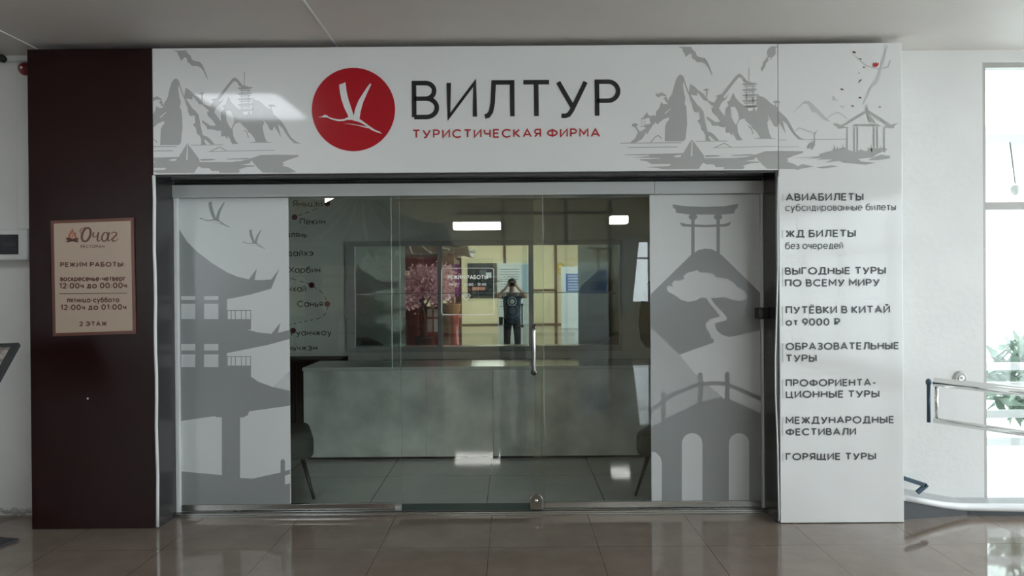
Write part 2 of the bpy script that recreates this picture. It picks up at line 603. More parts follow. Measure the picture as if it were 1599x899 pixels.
for up, lo in zip('ВГДЖЗИЙКЛМНОПСТХЦЧЬЫЭЯШ', 'вгджзийклмнопстхцчьыэяш'):
    G[lo] = sc(G[up])
G['а'] = sc((.92, [arc(.46, .5, .46, .5, 0, 360, 24), [(.92, 1), (.92, 0)]]))
G['б'] = sc((.92, [arc(.46, .45, .46, .47, 0, 360, 24), [(0, .45), (.03, .9), (.18, 1.2), (.45, 1.32), (.85, 1.42)]]))
G['е'] = sc((.92, [[(0, .50), (.92, .50)] + arc(.46, .5, .46, .5, 0, 312)]))
G['р'] = sc((.92, [arc(.46, .5, .46, .5, 0, 360, 24), [(0, 1), (0, -.42)]]))
G['у'] = sc((.80, [[(0, 1), (.42, .06)], [(.80, 1), (.36, -.18), (.24, -.38), (.06, -.42)]]))


def glyphs(mb, s, x0, x1, z0, h, Y, w, gap=0.16):
    """write s between world x0 and x1 on plane Y, baseline z0, cap height h, stroke weight w (of cap height)"""
    adv, items = 0.0, []
    for ch in s:
        if ch == ' ':
            adv += 0.42
            continue
        g = G[ch]
        items.append((adv, g))
        adv += g[0] + w + gap
    total = items[-1][0] + items[-1][1][0] + w
    k = (x1 - x0) / total
    vs = (1 - w)
    for a, g in items:
        for st in g[1]:
            mb.ribbon([(x0 + k * (a + w / 2 + x), Y, z0 + h * (w / 2 + y * vs)) for x, y in st], w * h)
    return mb


def write(mb, s, px0, px1, ytop, ybase, Y, w=0.15, lower=False, gap=0.16):
    a, b = at(px0, ybase, Y), at(px1, ybase, Y)
    h = at(px0, ytop, Y).z - a.z
    if lower:
        h /= XH
    return glyphs(mb, s, a.x, b.x, a.z, h, Y, w, gap)


# ================================================================== SETTING: hall, shop shell
XL, XR, YR = -6.5, 5.6, -12.6     # hall limits
TALL = 3.95
struct(MB().box(XL, XR, YR, YG + 0.06, -0.12, 0.0).build('floor', M['floor']))
cb = MB()
cb.box(XL, XR, -1.5, YW + 0.1, CEIL, CEIL + 0.15)
ceil_o = struct(cb.build('ceiling', M['ceiling']))
struct(MB().box(XL, XR, YR, -1.5, TALL, TALL + 0.15).build('ceiling_rear', M['ceiling']))
struct(MB().box(XL, XR, -1.62, -1.5, CEIL, TALL).build('wall_ceiling_step', M['ceiling']))
# ceiling board joints
for i, x in enumerate((-2.97, -1.085)):
    struct(MB().box(x - 0.006, x + 0.006, -1.4, YW, CEIL - 0.004, CEIL + 0.001).build('trim_%d' % (i + 1), M['whiteplastic']))
FX0, FX1 = at(46, 450, YF).x, at(1410, 450, YF).x
OX0, OX1 = at(241, 450, YF).x, at(1216, 450, YF).x
FTOP = 2.94
struct(MB().box(XL, FX0 + 0.1, YW, YW + 0.12, 0, CEIL).build('wall_left_front', M['wall']))
wx = at(1535, 300, YW).x
struct(MB().box(FX1 - 0.12, wx, YW, YW + 0.12, 0, CEIL).build('wall_right_front', M['wall']))
struct(MB().box(FX0 + 0.1, FX1 - 0.12, YW + 0.02, YW + 0.12, 2.30, CEIL).build('wall_above_shop', M['wall']))
# crumbled plaster line at the foot of the left wall
cr = MB()
for i in range(26):
    x = XL + 2.6 + i * 0.05
    cr.ball((x, YW - 0.004, 0.02 + 0.02 * random.random()), 0.03, 6, 4, (1.0, 0.3, 0.4 + random.random() * 0.6))
struct(cr.build('baseboard_left', M['ramp']))
# rear and side walls of the hall
rw = MB().box(XL, 3.1, YR - 0.12, YR, 0, TALL).box(3.1, 5.0, YR - 0.12, YR, 0, 0.9).box(3.1, 5.0, YR - 0.12, YR, 2.75, TALL).box(5.0, XR, YR - 0.12, YR, 0, TALL)
struct(rw.build('wall_rear', M['yellow']))
# left side wall with a window opening, right side wall nearly all glass
lw_ = MB().box(XL - 0.12, XL, YR, -7.5, 0, TALL).box(XL - 0.12, XL, -7.5, -3.5, 0, 0.9).box(XL - 0.12, XL, -7.5, -3.5, 2.75, TALL).box(XL - 0.12, XL, -3.5, YW + 0.12, 0, TALL)
struct(lw_.build('wall_left', M['wall']))
rw2 = MB().box(XR, XR + 0.12, YR, -9.0, 0, TALL).box(XR, XR + 0.12, -9.0, YW + 0.12, 2.8, TALL).box(XR, XR + 0.12, -9.0, YW + 0.12, 0, 0.12)
struct(rw2.build('wall_right', M['wall']))


def window(name, axis, p, a0, a1, z0, z1, nm, zt=None, t=0.05):
    """glazed opening; axis 'x' = wall across x at y=p, 'y' = wall along y at x=p"""
    fr, gl = MB(), MB()

    def b(mb, u0, u1, za, zb, d0, d1):
        if axis == 'x':
            mb.box(u0, u1, p + d0, p + d1, za, zb)
        else:
            mb.box(p + d0, p + d1, u0, u1, za, zb)
    b(fr, a0, a1, z0, z0 + t, 0.02, 0.09)
    b(fr, a0, a1, z1 - t, z1, 0.02, 0.09)
    for i in range(nm + 1):
        u = a0 + (a1 - a0 - t) * i / nm
        b(fr, u, u + t, z0 + t, z1 - t, 0.02, 0.09)
    if zt:
        for i in range(nm):
            u = a0 + (a1 - a0 - t) * i / nm
            b(fr, u + t, a0 + (a1 - a0 - t) * (i + 1) / nm, zt, zt + 0.05, 0.02, 0.09)
    b(gl, a0 + t, a1 - t, z0 + t, z1 - t, 0.052, 0.058)
    o = struct(fr.build(name, M['winframe']))
    struct(gl.build('pane', M['clear'], o))
    return o


window('window_1', 'x', YW, wx, XR, 0.0, 2.90, 2, 1.945, 0.03)
struct(MB().box(wx, XR, YW, YW + 0.12, 2.90, CEIL).build('trim_3', M['wall']))
window('window_2', 'y', XR, -9.0, YW, 0.12, 2.80, 8, 1.95)
window('window_3', 'x', YR - 0.12, 3.1, 5.0, 0.9, 2.75, 2, 2.2)
window('window_4', 'y', XL - 0.12, -7.5, -3.5, 0.9, 2.75, 3)
portal((XR + 0.02, -2.0, 1.46), (0, R(-90), 0), 2.6, 13.9, 'portal_right')
portal(((wx + XR) / 2, YW + 0.06, 1.46), (R(90), 0, 0), XR - wx, 2.8, 'portal_front')
portal((XL - 0.02, -5.5, 1.82), (0, R(90), 0), 1.8, 4.0, 'portal_left')

# shop interior shell
SX0, SX1, SH = -3.1, 3.0, 2.75
sf = MB().box(SX0, SX1, YG + 0.061, YB + 0.1, -0.12, 0.0).build('floor_shop', M['shopfloor'])
struct(sf)
struct(MB().box(SX0, SX1, YB, YB + 0.12, 0, SH).build('wall_shop_back', M['shopwall']))
struct(MB().box(SX0 - 0.1, SX0, YW + 0.12, YB + 0.12, 0, SH).build('wall_shop_left', M['shopwall']))
struct(MB().box(SX1, SX1 + 0.1, YW + 0.12, YB + 0.12, 0, SH).build('wall_shop_right', M['shopwall']))
struct(MB().box(SX0 - 0.1, SX1 + 0.1, YW + 0.12, YB + 0.12, SH, SH + 0.1).build('ceiling_shop', M['shopwall']))
struct(MB().box(SX0 - 0.1, SX1 + 0.1, YW + 0.08, YW + 0.12, CEIL - 0.01, CEIL).build('trim_4', M['gap']))

# outdoors, seen through the windows
struct(MB().box(-30, 34, -40, 40, -0.4, -0.13).build('ground_outside', M['pave']))

# ================================================================== FACADE
# --- dark brown panel on the left
bp = thing('pillar_panel', (FX0, YF, 0), 'tall dark brown laminate panel left of the glass shopfront', 'panel')
MB().box(FX0, OX0 - 0.002, YF, YG - 0.03, 0, FTOP).build('board', M['brown'], bp, 0.003)
sp_ = at(137, 622, YF)
MB().ball(sp_, 0.006, 10, 6, (1, .4, 1)).build('screw', M['whiteplastic'], bp)
# white strip along its inner edge
et = MB()
zt = at(244, 274, YF).z
pts = []
for i in range(15):
    z = zt - (zt - 0.01) * i / 14
    pts.append((OX0 + 0.006 + 0.0025 * sin(i * 1.7) + 0.004 * i / 14, YF - 0.005, z))
et.tube(pts, 0.010, 8)
part_label(et.build('edge_trim', M['whiteplastic'], bp), 'white edge strip')

# --- fascia
LZ = at(728, 269, YF).z
SEAM = at(1215, 170, YF).x
fa = thing('fascia_sign', (OX0, YF, LZ), 'wide white fascia board with red crane disc, black company name and grey mountain art', 'sign')
MB().box(OX0, SEAM - 0.001, YF, YG - 0.03, LZ, FTOP).build('board', M['white'], fa, 0.003)
EP = YF - 0.0012
EP2 = YF - 0.0022
EP3 = YF - 0.0032

mount = [
    [(1060, 117.5), (1064, 116.5), (1066.5, 119), (1068, 126), (1066.5, 134), (1068.5, 147), (1070.5, 152), (1069, 162), (1071.5, 166), (1072.5, 178), (1073, 195), (1071.5, 205), (1070.5, 217), (1067, 220.5), (1038, 220.5), (1039, 196), (1041.5, 190), (1045, 183), (1036, 186), (1031, 190), (1026.5, 194), (1023.5, 191), (1019, 196), (1015, 202), (1010.5, 210), (1009, 206), (1006, 212), (1002.5, 217), (993, 222.5), (983, 223.5), (992, 216), (996.5, 206), (995, 201.5), (1000, 205.5), (1008.5, 200), (1005, 196), (1016, 193), (1014.5, 186), (1014, 181), (1018, 181.5), (1019.5, 179.5), (1024, 181), (1024.5, 174), (1029, 169.5), (1032.5, 159), (1035, 162), (1041.5, 162.5), (1044, 156), (1047, 151), (1050, 146), (1052.5, 135), (1056, 123)],
    [(1066, 118), (1068, 121), (1071.5, 133), (1075, 143), (1079, 148.5), (1077, 149.5), (1073.5, 144), (1070, 134), (1067, 123)],
    [(1078, 131), (1084, 134.5), (1090.5, 141), (1098, 146), (1104, 153), (1107.5, 158.5), (1117, 161.5), (1112, 165), (1104, 157.5), (1099, 156.5), (1094, 150), (1089, 144), (1088.5, 149.5), (1078.5, 148), (1076, 150), (1075.5, 146), (1077, 136)],
    [(1076.5, 149), (1079, 149), (1083, 155), (1088, 162.5), (1094, 168), (1098.5, 174), (1100, 183), (1101, 189), (1104.5, 205), (1111, 207), (1116, 211), (1123, 219.5), (1117, 219.5), (1111, 214.5), (1108.5, 211.5), (1106.5, 213.5), (1110, 220), (1102, 220), (1102, 211), (1099, 205), (1095.5, 202.5), (1094, 194), (1089, 188.5), (1093, 186), (1092.5, 177), (1091, 174), (1087, 175.5), (1084, 174), (1081.5, 168), (1081, 162), (1078.5, 157)],
    [(1106, 157), (1112, 159), (1116, 161), (1119, 158), (1123, 153), (1128, 158), (1122.5, 169), (1133, 183.5), (1133, 170), (1138.5, 164), (1135, 159.5), (1140, 157.5), (1143, 150), (1145, 144.5), (1149, 153), (1155, 160), (1163, 166), (1162, 185), (1155, 187), (1151, 195), (1152.5, 207), (1156, 214), (1160, 218.5), (1150.5, 219), (1147, 211), (1143.5, 206.5), (1142.5, 212), (1139, 206), (1133, 207.5), (1133.5, 198), (1128, 198.5), (1120, 196), (1112, 196), (1110, 191), (1103.5, 185), (1104, 181.5), (1112, 187), (1117, 190.5), (1125, 190), (1121, 183), (1112, 174), (1111.5, 168), (1115, 168)],
    [(1116, 160), (1121.5, 152), (1118, 149.5), (1127, 147), (1134, 138), (1142, 128), (1150, 118), (1154.5, 115), (1158, 116.5), (1163, 122), (1168.5, 128.5), (1162, 129), (1158, 122), (1154, 120.5), (1148, 127), (1142, 135), (1136, 143), (1129, 152), (1133, 153), (1138.5, 146), (1134, 154.5), (1128, 159)],
    [(1155, 162), (1164, 168), (1181, 168), (1183, 146), (1186, 150), (1191, 151), (1197, 155), (1203, 161), (1208, 164), (1213, 166), (1216, 173), (1224, 180), (1228, 184), (1234, 193), (1239, 203), (1243, 209), (1250, 215), (1258, 218.5), (1247, 217.5), (1240, 210.5), (1234, 202), (1229, 194), (1222, 188), (1224, 197), (1227, 209), (1222, 200), (1216, 191), (1213.5, 198), (1209, 196), (1206, 189), (1203, 186), (1199, 180), (1200.5, 187), (1198, 191), (1199.5, 201), (1202, 210), (1205, 215.5), (1215, 216.7), (1176, 217), (1187, 215), (1184, 208), (1179, 202), (1176, 201), (1173.5, 196), (1166, 189), (1162, 184), (1158, 184), (1154, 186)],
    # trees
    [(1024, 146.5), (1030, 146), (1033, 144), (1036, 146), (1040, 148), (1041, 150), (1033, 149.5), (1028, 152), (1024, 149.5)],
    [(1036, 154), (1040, 150), (1041, 152), (1043, 158), (1040, 160), (1039, 156)],
    [(1097, 141), (1103, 138), (1108, 139.5), (1105, 141.5), (1104.5, 153), (1102.5, 149), (1102.5, 142)],
    [(1206, 160), (1210, 157), (1214, 157), (1218, 159), (1218, 161), (1212.5, 160.5), (1211.5, 165), (1210, 165), (1210.5, 160.5)],
    [(987, 194), (992, 192), (997, 195), (993.5, 197), (998, 205), (996, 206), (992, 199), (987, 196.5)],
    [(1000, 186.5), (1006, 181), (1009, 177), (1010, 174), (1011.5, 178), (1016, 183), (1008, 185)],
    # clouds
    [(1059, 73), (1079, 73), (1082, 78), (1086, 81), (1088, 87), (1092, 89), (1101, 91), (1104, 95), (1107, 101), (1111, 112), (1113, 120), (1109.5, 113), (1106, 105), (1102, 100), (1096, 97), (1088, 97), (1085, 93.5), (1081, 91), (1080, 85), (1077, 83.5), (1071, 89), (1069, 84), (1066, 79), (1065, 75.5)],
    # lake
    [(995, 241), (1067, 239), (1080.5, 217.5), (1098, 241), (1100, 247), (1150, 247), (1175, 243), (1195, 236), (1216, 235.5), (1255, 236), (1253, 239), (1240, 243), (1228, 248), (1232, 250), (1228, 252), (1240, 256), (1250, 262), (1240, 264), (1198, 263.5), (1190, 256), (1180, 244), (1178, 249), (1163, 251.5), (1185, 252.5), (1186, 254), (1172, 255), (1160, 259), (1163, 261), (1160, 264), (1130, 264), (1130, 261), (1118, 261), (1115, 257), (1108, 255), (1105, 257), (1098, 254), (1096, 256), (1091, 264), (1033, 264), (1027, 262), (1008, 261), (1045, 259), (1048, 256), (1017, 256), (1010, 252), (998, 250), (1000, 248.5), (1030, 247.5), (1031, 246.5), (986, 246), (1014, 243.5), (1013, 242)],
    [(1098, 243.5), (1104, 242.2), (1120, 242), (1126, 243.2), (1118, 244.4), (1104, 245)],
    [(1140, 242), (1172, 240.6), (1180, 241.5), (1172, 242.8), (1145, 243.3)],
    [(972, 241.5), (1010, 240.5), (1010, 242.5), (980, 242.3)],
    [(1103, 249), (1160, 247), (1163, 256), (1130, 258), (1105, 256)],
]
cloud2 = [(1205, 72), (1214, 72), (1211, 76), (1211.5, 83), (1209, 87.5), (1206, 89), (1203.5, 95), (1203, 89), (1200, 90), (1200, 95), (1196, 99), (1195, 104), (1191.5, 109), (1190, 112), (1188, 107), (1191, 103), (1192, 97), (1196, 92), (1199, 88), (1198, 81), (1201, 75)]
mlines = [([(969, 223.5), (1020, 223), (1064, 222.8)], 1.2), ([(980, 230.3), (1058, 229.4)], 1.3), ([(1016, 222), (1023, 214), (1027, 211.5), (1031, 213.5), (1033, 217)], 1.5), ([(1086, 220.6), (1136, 220)], 0.9),
          ([(1117, 230), (1131, 223.5), (1142, 230)], 1.4), ([(1113, 230.8), (1160, 229.6), (1217, 228.4)], 0.9), ([(1002, 186), (1002, 195.5)], 0.8), ([(1006.4, 184), (1006.4, 195.5)], 0.8), ([(1000, 197.6), (1010, 197.3)], 1.2), ([(1007, 194.6), (1016, 194.4)], 0.7),
          ([(1168.8, 197), (1173, 200), (1176, 209)], 1.4), ([(1169.6, 106), (1169.6, 127)], 1.0), ([(1166, 128), (1166, 166)], 1.2), ([(1176, 130), (1176, 166)], 1.2), ([(1162, 167), (1184, 166)], 1.0), ([(1177, 168), (1177, 174)], 1.0)]
for k in range(5):
    y = 131 + k * 8.6
    mount.append([(1158, y + .5), (1164, y - 1), (1169, y - 4 if k == 0 else y - 1.5), (1176, y - 1.5), (1183, y - 1), (1180, y + 1.5), (1172, y + 2.8), (1162, y + 2.2)])
    mlines.append(([(1162, y + 4.5), (1180, y + 4)], 1.2))
mwhite = [[(1141, 167), (1148, 167), (1152, 175), (1154, 184), (1151, 192), (1149, 195), (1145, 189), (1142, 182)],
          [(1051, 244), (1056, 242.6), (1064, 241.6), (1063, 244.5), (1057, 245.6)],
          [(1080.2, 219.5), (1081.4, 219.5), (1081.2, 243), (1078.4, 244), (1079, 241)],
          [(1037.5, 176.8), (1047, 169), (1047.8, 169.8), (1038.5, 178)],
          [(1101.5, 246), (1160, 243.6), (1172, 242.8), (1165, 245.5), (1140, 246.8), (1105, 246.8)],
          [(1167, 168.5), (1176, 168), (1175.5, 172.5), (1169, 173.5)], [(1178, 167.5), (1183.5, 167.5), (1180, 174)],
          [(1045, 183.5), (1044, 188), (1040, 191), (1031, 192), (1036, 187)]]


def mountain_art(x0, x1, dx, cloud=True):
    g, w = MB(), MB()
    for p in mount:
        g.poly(p, EP)
    if cloud:
        g.poly(cloud2, EP)
    for p, wd in mlines:
        g.stroke(p, EP, wd)
    for p in mwhite:
        w.poly(p, EP2)
    for b in (g, w):
        for v in b.v:
            v.x += dx
        b.clip(x0, x1)
    return g, w


DX = -787.0 / F * YF
g, w = mountain_art(OX0 + 0.003, None, DX, False)
mp = part_label(g.build('mountain_print', M['print'], fa), 'grey mountains and lake printed at the left end')
w.build('print_highlight', M['white'], mp)
g, w = mountain_art(None, SEAM - 0.003, 0)
mp = part_label(g.build('mountain_print', M['print'], fa), 'grey mountains, pagoda and boat printed at the right end')
w.build('print_highlight', M['white'], mp)

# red disc with the white crane
lc = at(552, 171, YF)
lr = 65.0 / F * YF
ring = MB().disc((lc.x, EP, lc.z), lr * 1.022, 64).build('logo_outline', M['white'], fa)
ld = MB().disc((lc.x, EP2, lc.z), lr, 64).build('logo_disc', M['red'], fa)
crane = [
    [(318, 208), (382, 182), (392, 270), (410, 350), (440, 440), (465, 520), (462, 560), (410, 550), (410, 520), (370, 440), (340, 350), (325, 270)],
    [(465, 520), (480, 450), (510, 370), (560, 290), (600, 230), (630, 192), (640, 205), (600, 290), (560, 380), (535, 470), (522, 550), (470, 570)],
    [(105, 530), (150, 525), (170, 508), (195, 512), (215, 530), (260, 545), (320, 555), (370, 550), (410, 530), (470, 530), (520, 548), (560, 575), (620, 620), (680, 660), (725, 678), (748, 698), (735, 695), (700, 685), (640, 660), (580, 615), (540, 590), (490, 572), (440, 560), (400, 560), (360, 570), (310, 572), (250, 558), (200, 535), (150, 533)],
    [(355, 595), (420, 597), (500, 608), (590, 628), (640, 645), (590, 640), (500, 615), (420, 602)]]


def crane_px(ox, oy, k):
    return [[(ox + u * k, oy + v * k) for u, v in p] for p in crane]


cr_ = MB()
for p in crane_px(480, 100, 0.1557):
    cr_.poly(p, EP3)
cr_.build('crane', M['white'], ld)

# company name
nm = MB()
za, zb = at(664, 186.3, YF).z, at(664, 126.2, YF).z
for ch, a, b in (('В', 643.3, 685.6), ('И', 697.6, 744.8), ('Л', 753.6, 803.3), ('Т', 814, 861), ('У', 868.4, 918), ('Р', 929, 968.5)):
    glyphs(nm, ch, at(a, 155, YF).x, at(b, 155, YF).x, za, zb - za, EP2, 0.118)
part_label(nm.build('name_lettering', M['black'], fa), 'large black company name')
tg = MB()
write(tg, 'ТУРИСТИЧЕСКАЯ ФИРМА', 644, 937, 202.3, 216, EP2, 0.17, gap=0.24)
part_label(tg.build('tagline_lettering', M['redtext'], fa), 'small red line under the name')

# --- services column
pb = at(1312, 817, YF).z
sp = thing('services_panel', (SEAM, YF, 0), 'tall white panel listing travel services right of the glass doors', 'sign')
MB().box(SEAM + 0.001, FX1, YF, YG - 0.03, 0.004, FTOP).build('board', M['white'], sp, 0.003)
g, w = mountain_art(SEAM + 0.003, None, 0)
part_label(g.build('mountain_print', M['print'], sp), 'tail of the grey mountain continuing from the fascia')
pl, pm, lv, lr_ = MB(), MB(), MB(), MB()
pl.poly([(1236, 178), (1255, 158), (1263, 157.5), (1270, 163), (1280, 173), (1290, 184), (1297, 190), (1288, 187.5), (1280, 181), (1275, 176), (1268, 174.5), (1261, 162.5), (1255, 161.5)], EP)
pl.stroke([(1290, 186), (1299, 179), (1308, 175), (1316, 179), (1322, 185)], EP, 1.4)
pl.stroke([(1242, 204), (1248, 199.5), (1260, 204), (1272, 208), (1276, 204)], EP, 1.6)
pl.pen([(1385, 71), (1380, 90), (1375, 106), (1372, 118), (1368, 128), (1360, 136), (1354, 150), (1347, 163)], [3.5, 3.4, 2.8, 4, 5, 3, 2.4, 1.4], EP)
pl.pen([(1390, 94), (1387, 104), (1374, 108), (1362, 105), (1352, 102.5), (1343, 94), (1333, 85)], [2.6, 2.6, 1.8, 2, 2.2, 1.4, 0.6], EP)
pl.poly([(1300, 150), (1302, 149.5), (1304, 154), (1310, 158), (1303, 156), (1300, 157)], EP)
pl.poly([(1311, 164), (1316, 166.5), (1320, 163.5), (1317, 168), (1313, 167.5)], EP)
part_label(pl.build('landscape_print', M['print_light'], sp), 'pale grey hill, branch and birds')
for q in ([(1353, 174), (1335, 185), (1320, 194), (1308, 199)],):
    pm.stroke(q, EP2, 3.0)
pm.stroke([(1350, 174), (1328, 187), (1316, 196)], EP2, 1.0)
pm.poly([(1352.5, 175), (1357, 190), (1368, 192.6), (1362, 184), (1355, 176)], EP2)
pm.stroke([(1354, 173), (1372, 184), (1389, 195.5)], EP2, 4)
pm.poly([(1384, 195), (1394, 194), (1403, 191.5), (1397, 196), (1396, 200), (1382, 199.5)], EP2)
pm.poly([(1301, 192), (1308, 193), (1315, 197), (1325, 199), (1310, 201), (1309, 198), (1303, 196)], EP2)
pm.poly([(1330, 197), (1336, 193.8), (1370, 193.5), (1376, 197.5)], EP2)
for x in (1323, 1334, 1339, 1365, 1370, 1381):
    pm.stroke([(x, 198), (x, 238)], EP2, 2.0)
pm.poly([(1353.5, 161.5), (1355.5, 171), (1355.5, 176), (1351, 176)], EP2)
pm.poly([(1280, 241), (1290, 238), (1300, 236), (1303, 232), (1308, 233), (1318, 230), (1322, 233), (1335, 237), (1345, 234), (1352, 236), (1362, 231), (1370, 232), (1380, 230), (1386, 233), (1378, 237), (1370, 240), (1362, 246), (1340, 248), (1345, 252), (1368, 254), (1352, 257), (1318, 254), (1310, 251), (1288, 254), (1300, 249), (1275, 249), (1284, 246), (1258, 249), (1274, 246), (1237, 246.5), (1280, 244)], EP2)
pm.poly([(1363, 246), (1376, 241), (1385, 243), (1390, 243), (1390, 247), (1372, 250), (1355, 250)], EP2)
for x, y, h in ((1303, 233, -9), (1308, 233, -6), (1317, 232, -8), (1340, 237, -7), (1344, 236, -5), (1357, 236, -8), (1361, 234, -9), (1376, 233, -6)):
    pm.poly([(x - 1.2, y + 2), (x + h * .12, y + h), (x + 1.4, y + 2)], EP2)
pm.stroke([(1256, 218), (1290, 217.6), (1322, 217)], EP2, 0.8)
pm.stroke([(1216, 218.3), (1228, 218.4)], EP2, 0.8)
pm.stroke([(1216, 229.5), (1248, 229.3)], EP2, 0.8)
pm.stroke([(1274, 207), (1271.5, 210), (1272.5, 222)], EP2, 1.5)
pm.poly([(1261, 232), (1264, 224), (1272, 220), (1273, 226), (1268, 234), (1266, 231)], EP2)
pm.poly([(1217, 260), (1226, 259), (1232, 257), (1238, 258), (1245, 260), (1253, 256), (1262, 258), (1272, 260), (1252, 263), (1246, 265), (1235, 263), (1217, 262.5)], EP2)
pm.poly([(1274, 261.5), (1290, 259), (1300, 258), (1310, 260), (1285, 263)], EP2)
part_label(pm.build('pavilion_print', M['print'], sp), 'grey pavilion on a small island')
for x, y, a in ((1344, 92, 2.0), (1349, 105, 2.2), (1341.5, 114, 1.3), (1315, 139.5, 3.0), (1343, 152.5, 2.8), (1331.5, 165.5, 2.4), (1374, 167, 2.0), (1334, 81.5, 3.2)):
    lv.poly([(x - a, y - .3 * a), (x - .2 * a, y - .55 * a), (x + a, y), (x + .5 * a, y + .45 * a), (x - .5 * a, y + .4 * a)], EP3)
lv.pen([(1341, 129), (1343, 125.5), (1346, 124)], [1.6, 2.0, 1.0], EP3)
lv.build('leaf_print', M['maroon'], sp)
lr_.poly([(1363, 103), (1364, 97.5), (1366.5, 99.5), (1368, 96.5), (1369.5, 99), (1372.5, 98), (1371.5, 102), (1369, 104.5), (1365, 104)], EP3)
part_label(lr_.build('leaf_print', M['redtext'], sp), 'bright red maple leaf')
services = [('АВИАБИЛЕТЫ', 1227, 1348.5, 302, 314), ('ЖД БИЛЕТЫ', 1227, 1336.5, 359, 370.8), ('ВЫГОДНЫЕ ТУРЫ', 1226, 1383.5, 417.3, 429), ('ПО ВСЕМУ МИРУ', 1226, 1374, 436, 447.7),
            ('ПУТЁВКИ В КИТАЙ', 1227, 1390, 478, 490), ('от 9000 ₽', 1227, 1312, 497, 508.8), ('ОБРАЗОВАТЕЛЬНЫЕ', 1227, 1404, 535, 546.7), ('ТУРЫ', 1227, 1275.5, 553.4, 565),
            ('ПРОФОРИЕНТА-', 1227, 1368, 592, 603.6), ('ЦИОННЫЕ ТУРЫ', 1227, 1373.5, 610, 621.5), ('МЕЖДУНАРОДНЫЕ', 1227, 1396.5, 650.3, 662), ('ФЕСТИВАЛИ', 1227, 1337, 668.6, 680), ('ГОРЯЩИЕ ТУРЫ', 1227, 1368, 707.3, 718.6)]
for s_, a, b, t, bb in services:
    write(MB(), s_, a, b, t, bb, EP2, 0.19).build('lettering', M['char'], sp)
for s_, a, b, t, bb in (('субсидированные билеты', 1226.5, 1399, 321.6, 329.6), ('без очередей', 1226.5, 1316.5, 381, 389)):
    write(MB(), s_, a, b, t, bb, EP2, 0.115, True).build('lettering', M['char'], sp)
for t, b in ((302, 315), (359.5, 371), (418, 448), (478.5, 509), (535, 565), (592, 622), (650, 680), (707.5, 719)):
    MB().stroke([(1222.3, t), (1222.3, b)], EP2, 0.9).build('rule_line', M['fprint'], sp)
# white cable hanging along the panel's inner edge
cbp = [at(x, y, YF) + Vector((0, -0.012, 0)) for x, y in ((1214, 276), (1213, 340), (1213.5, 420), (1211.5, 490), (1209.6, 560), (1210, 620), (1213, 690), (1214.5, 760), (1215.5, 812))]
tag(MB().tube(cbp, 0.005, 8).build('cable', M['whiteplastic']), 'thin white cable hanging down the inner edge of the services panel', 'cable')

# --- dark reveals of the opening
rv = MB().box(OX0, OX0 + 0.012, YF + 0.012, YG - 0.03, 0, LZ - 0.001)
struct(rv.build('trim_5', M['jamb']))
struct(MB().box(OX1 - 0.012, OX1, YF + 0.012, YG - 0.03, 0, LZ - 0.001).build('trim_6', M['jamb']))
struct(MB().box(OX0 + 0.012, OX1 - 0.012, YF + 0.02, YG - 0.03, LZ - 0.012, LZ - 0.001).build('trim_7', M['jamb']))

# ================================================================== GLASS FRONT
GX0, GX1 = OX0 + 0.012, OX1 - 0.012
HZ1 = LZ - 0.014
HZ0 = at(640, 305.5, YG - 0.05).z
hd = thing('sliding_door_header', ((GX0 + GX1) / 2, YG, HZ0), 'grey aluminium header box above the glass doors', 'door header')
hs = at(1022, 290, YG - 0.05).x
MB().box(GX0, hs - 0.001, YG - 0.05, YG + 0.06, HZ0, HZ1 - 0.02).build('cover', M['alu_paint'], hd, 0.002)
MB().box(hs + 0.001, GX1, YG - 0.05, YG + 0.06, HZ0, HZ1 - 0.02).build('cover', M['alu_paint'], hd, 0.002)
MB().box(GX0, GX1, YG - 0.02, YG + 0.06, HZ1 - 0.02, HZ1).build('shadow_gap', M['gap'], hd)
struct(MB().box(GX0, GX1, YG + 0.06, YW + 0.12, HZ0, 2.32).build('wall_above_door', M['shopwall']))
# side frame strips
for nme, x0, x1, lb in (('side_frame', GX0, at(281.4, 500, YG).x - .002, 'slim pale vertical frame strip at the left end of the glass front'), ('side_frame', at(1187.6, 500, YG).x + .002, GX1, 'slim pale vertical frame strip at the right end of the glass front')):
    tag(MB().box(x0, x1, YG - 0.028, YG + 0.03, 0.012, HZ0).build(nme, M['whiteplastic'], None, 0.002), lb, 'frame')

# floor track
tr = thing('floor_track', ((GX0 + GX1) / 2, YG - 0.02, 0), 'long low metal track on the floor under the glass doors', 'door track')
MB().box(GX0, GX1, YG - 0.075, YG + 0.055, 0.0, 0.012).build('base_plate', M['steel'], tr, 0.002)
MB().box(GX0, GX1, YG - 0.060, YG - 0.050, 0.012, 0.022).box(GX0, GX1, YG - 0.030, YG - 0.018, 0.012, 0.024).build('rail', M['steel'], tr, 0.002)


def pane(x0p, x1p, y0, z0, z1, name, label, cat='glass panel'):
    x0, x1 = at(x0p, 500, y0).x, at(x1p, 500, y0).x
    o = thing(name, ((x0 + x1) / 2, y0, z0), label, cat)
    MB().box(x0, x1, y0, y0 + 0.008, z0, z1).build('glass', M['glass'], o)
    return o, x0, x1


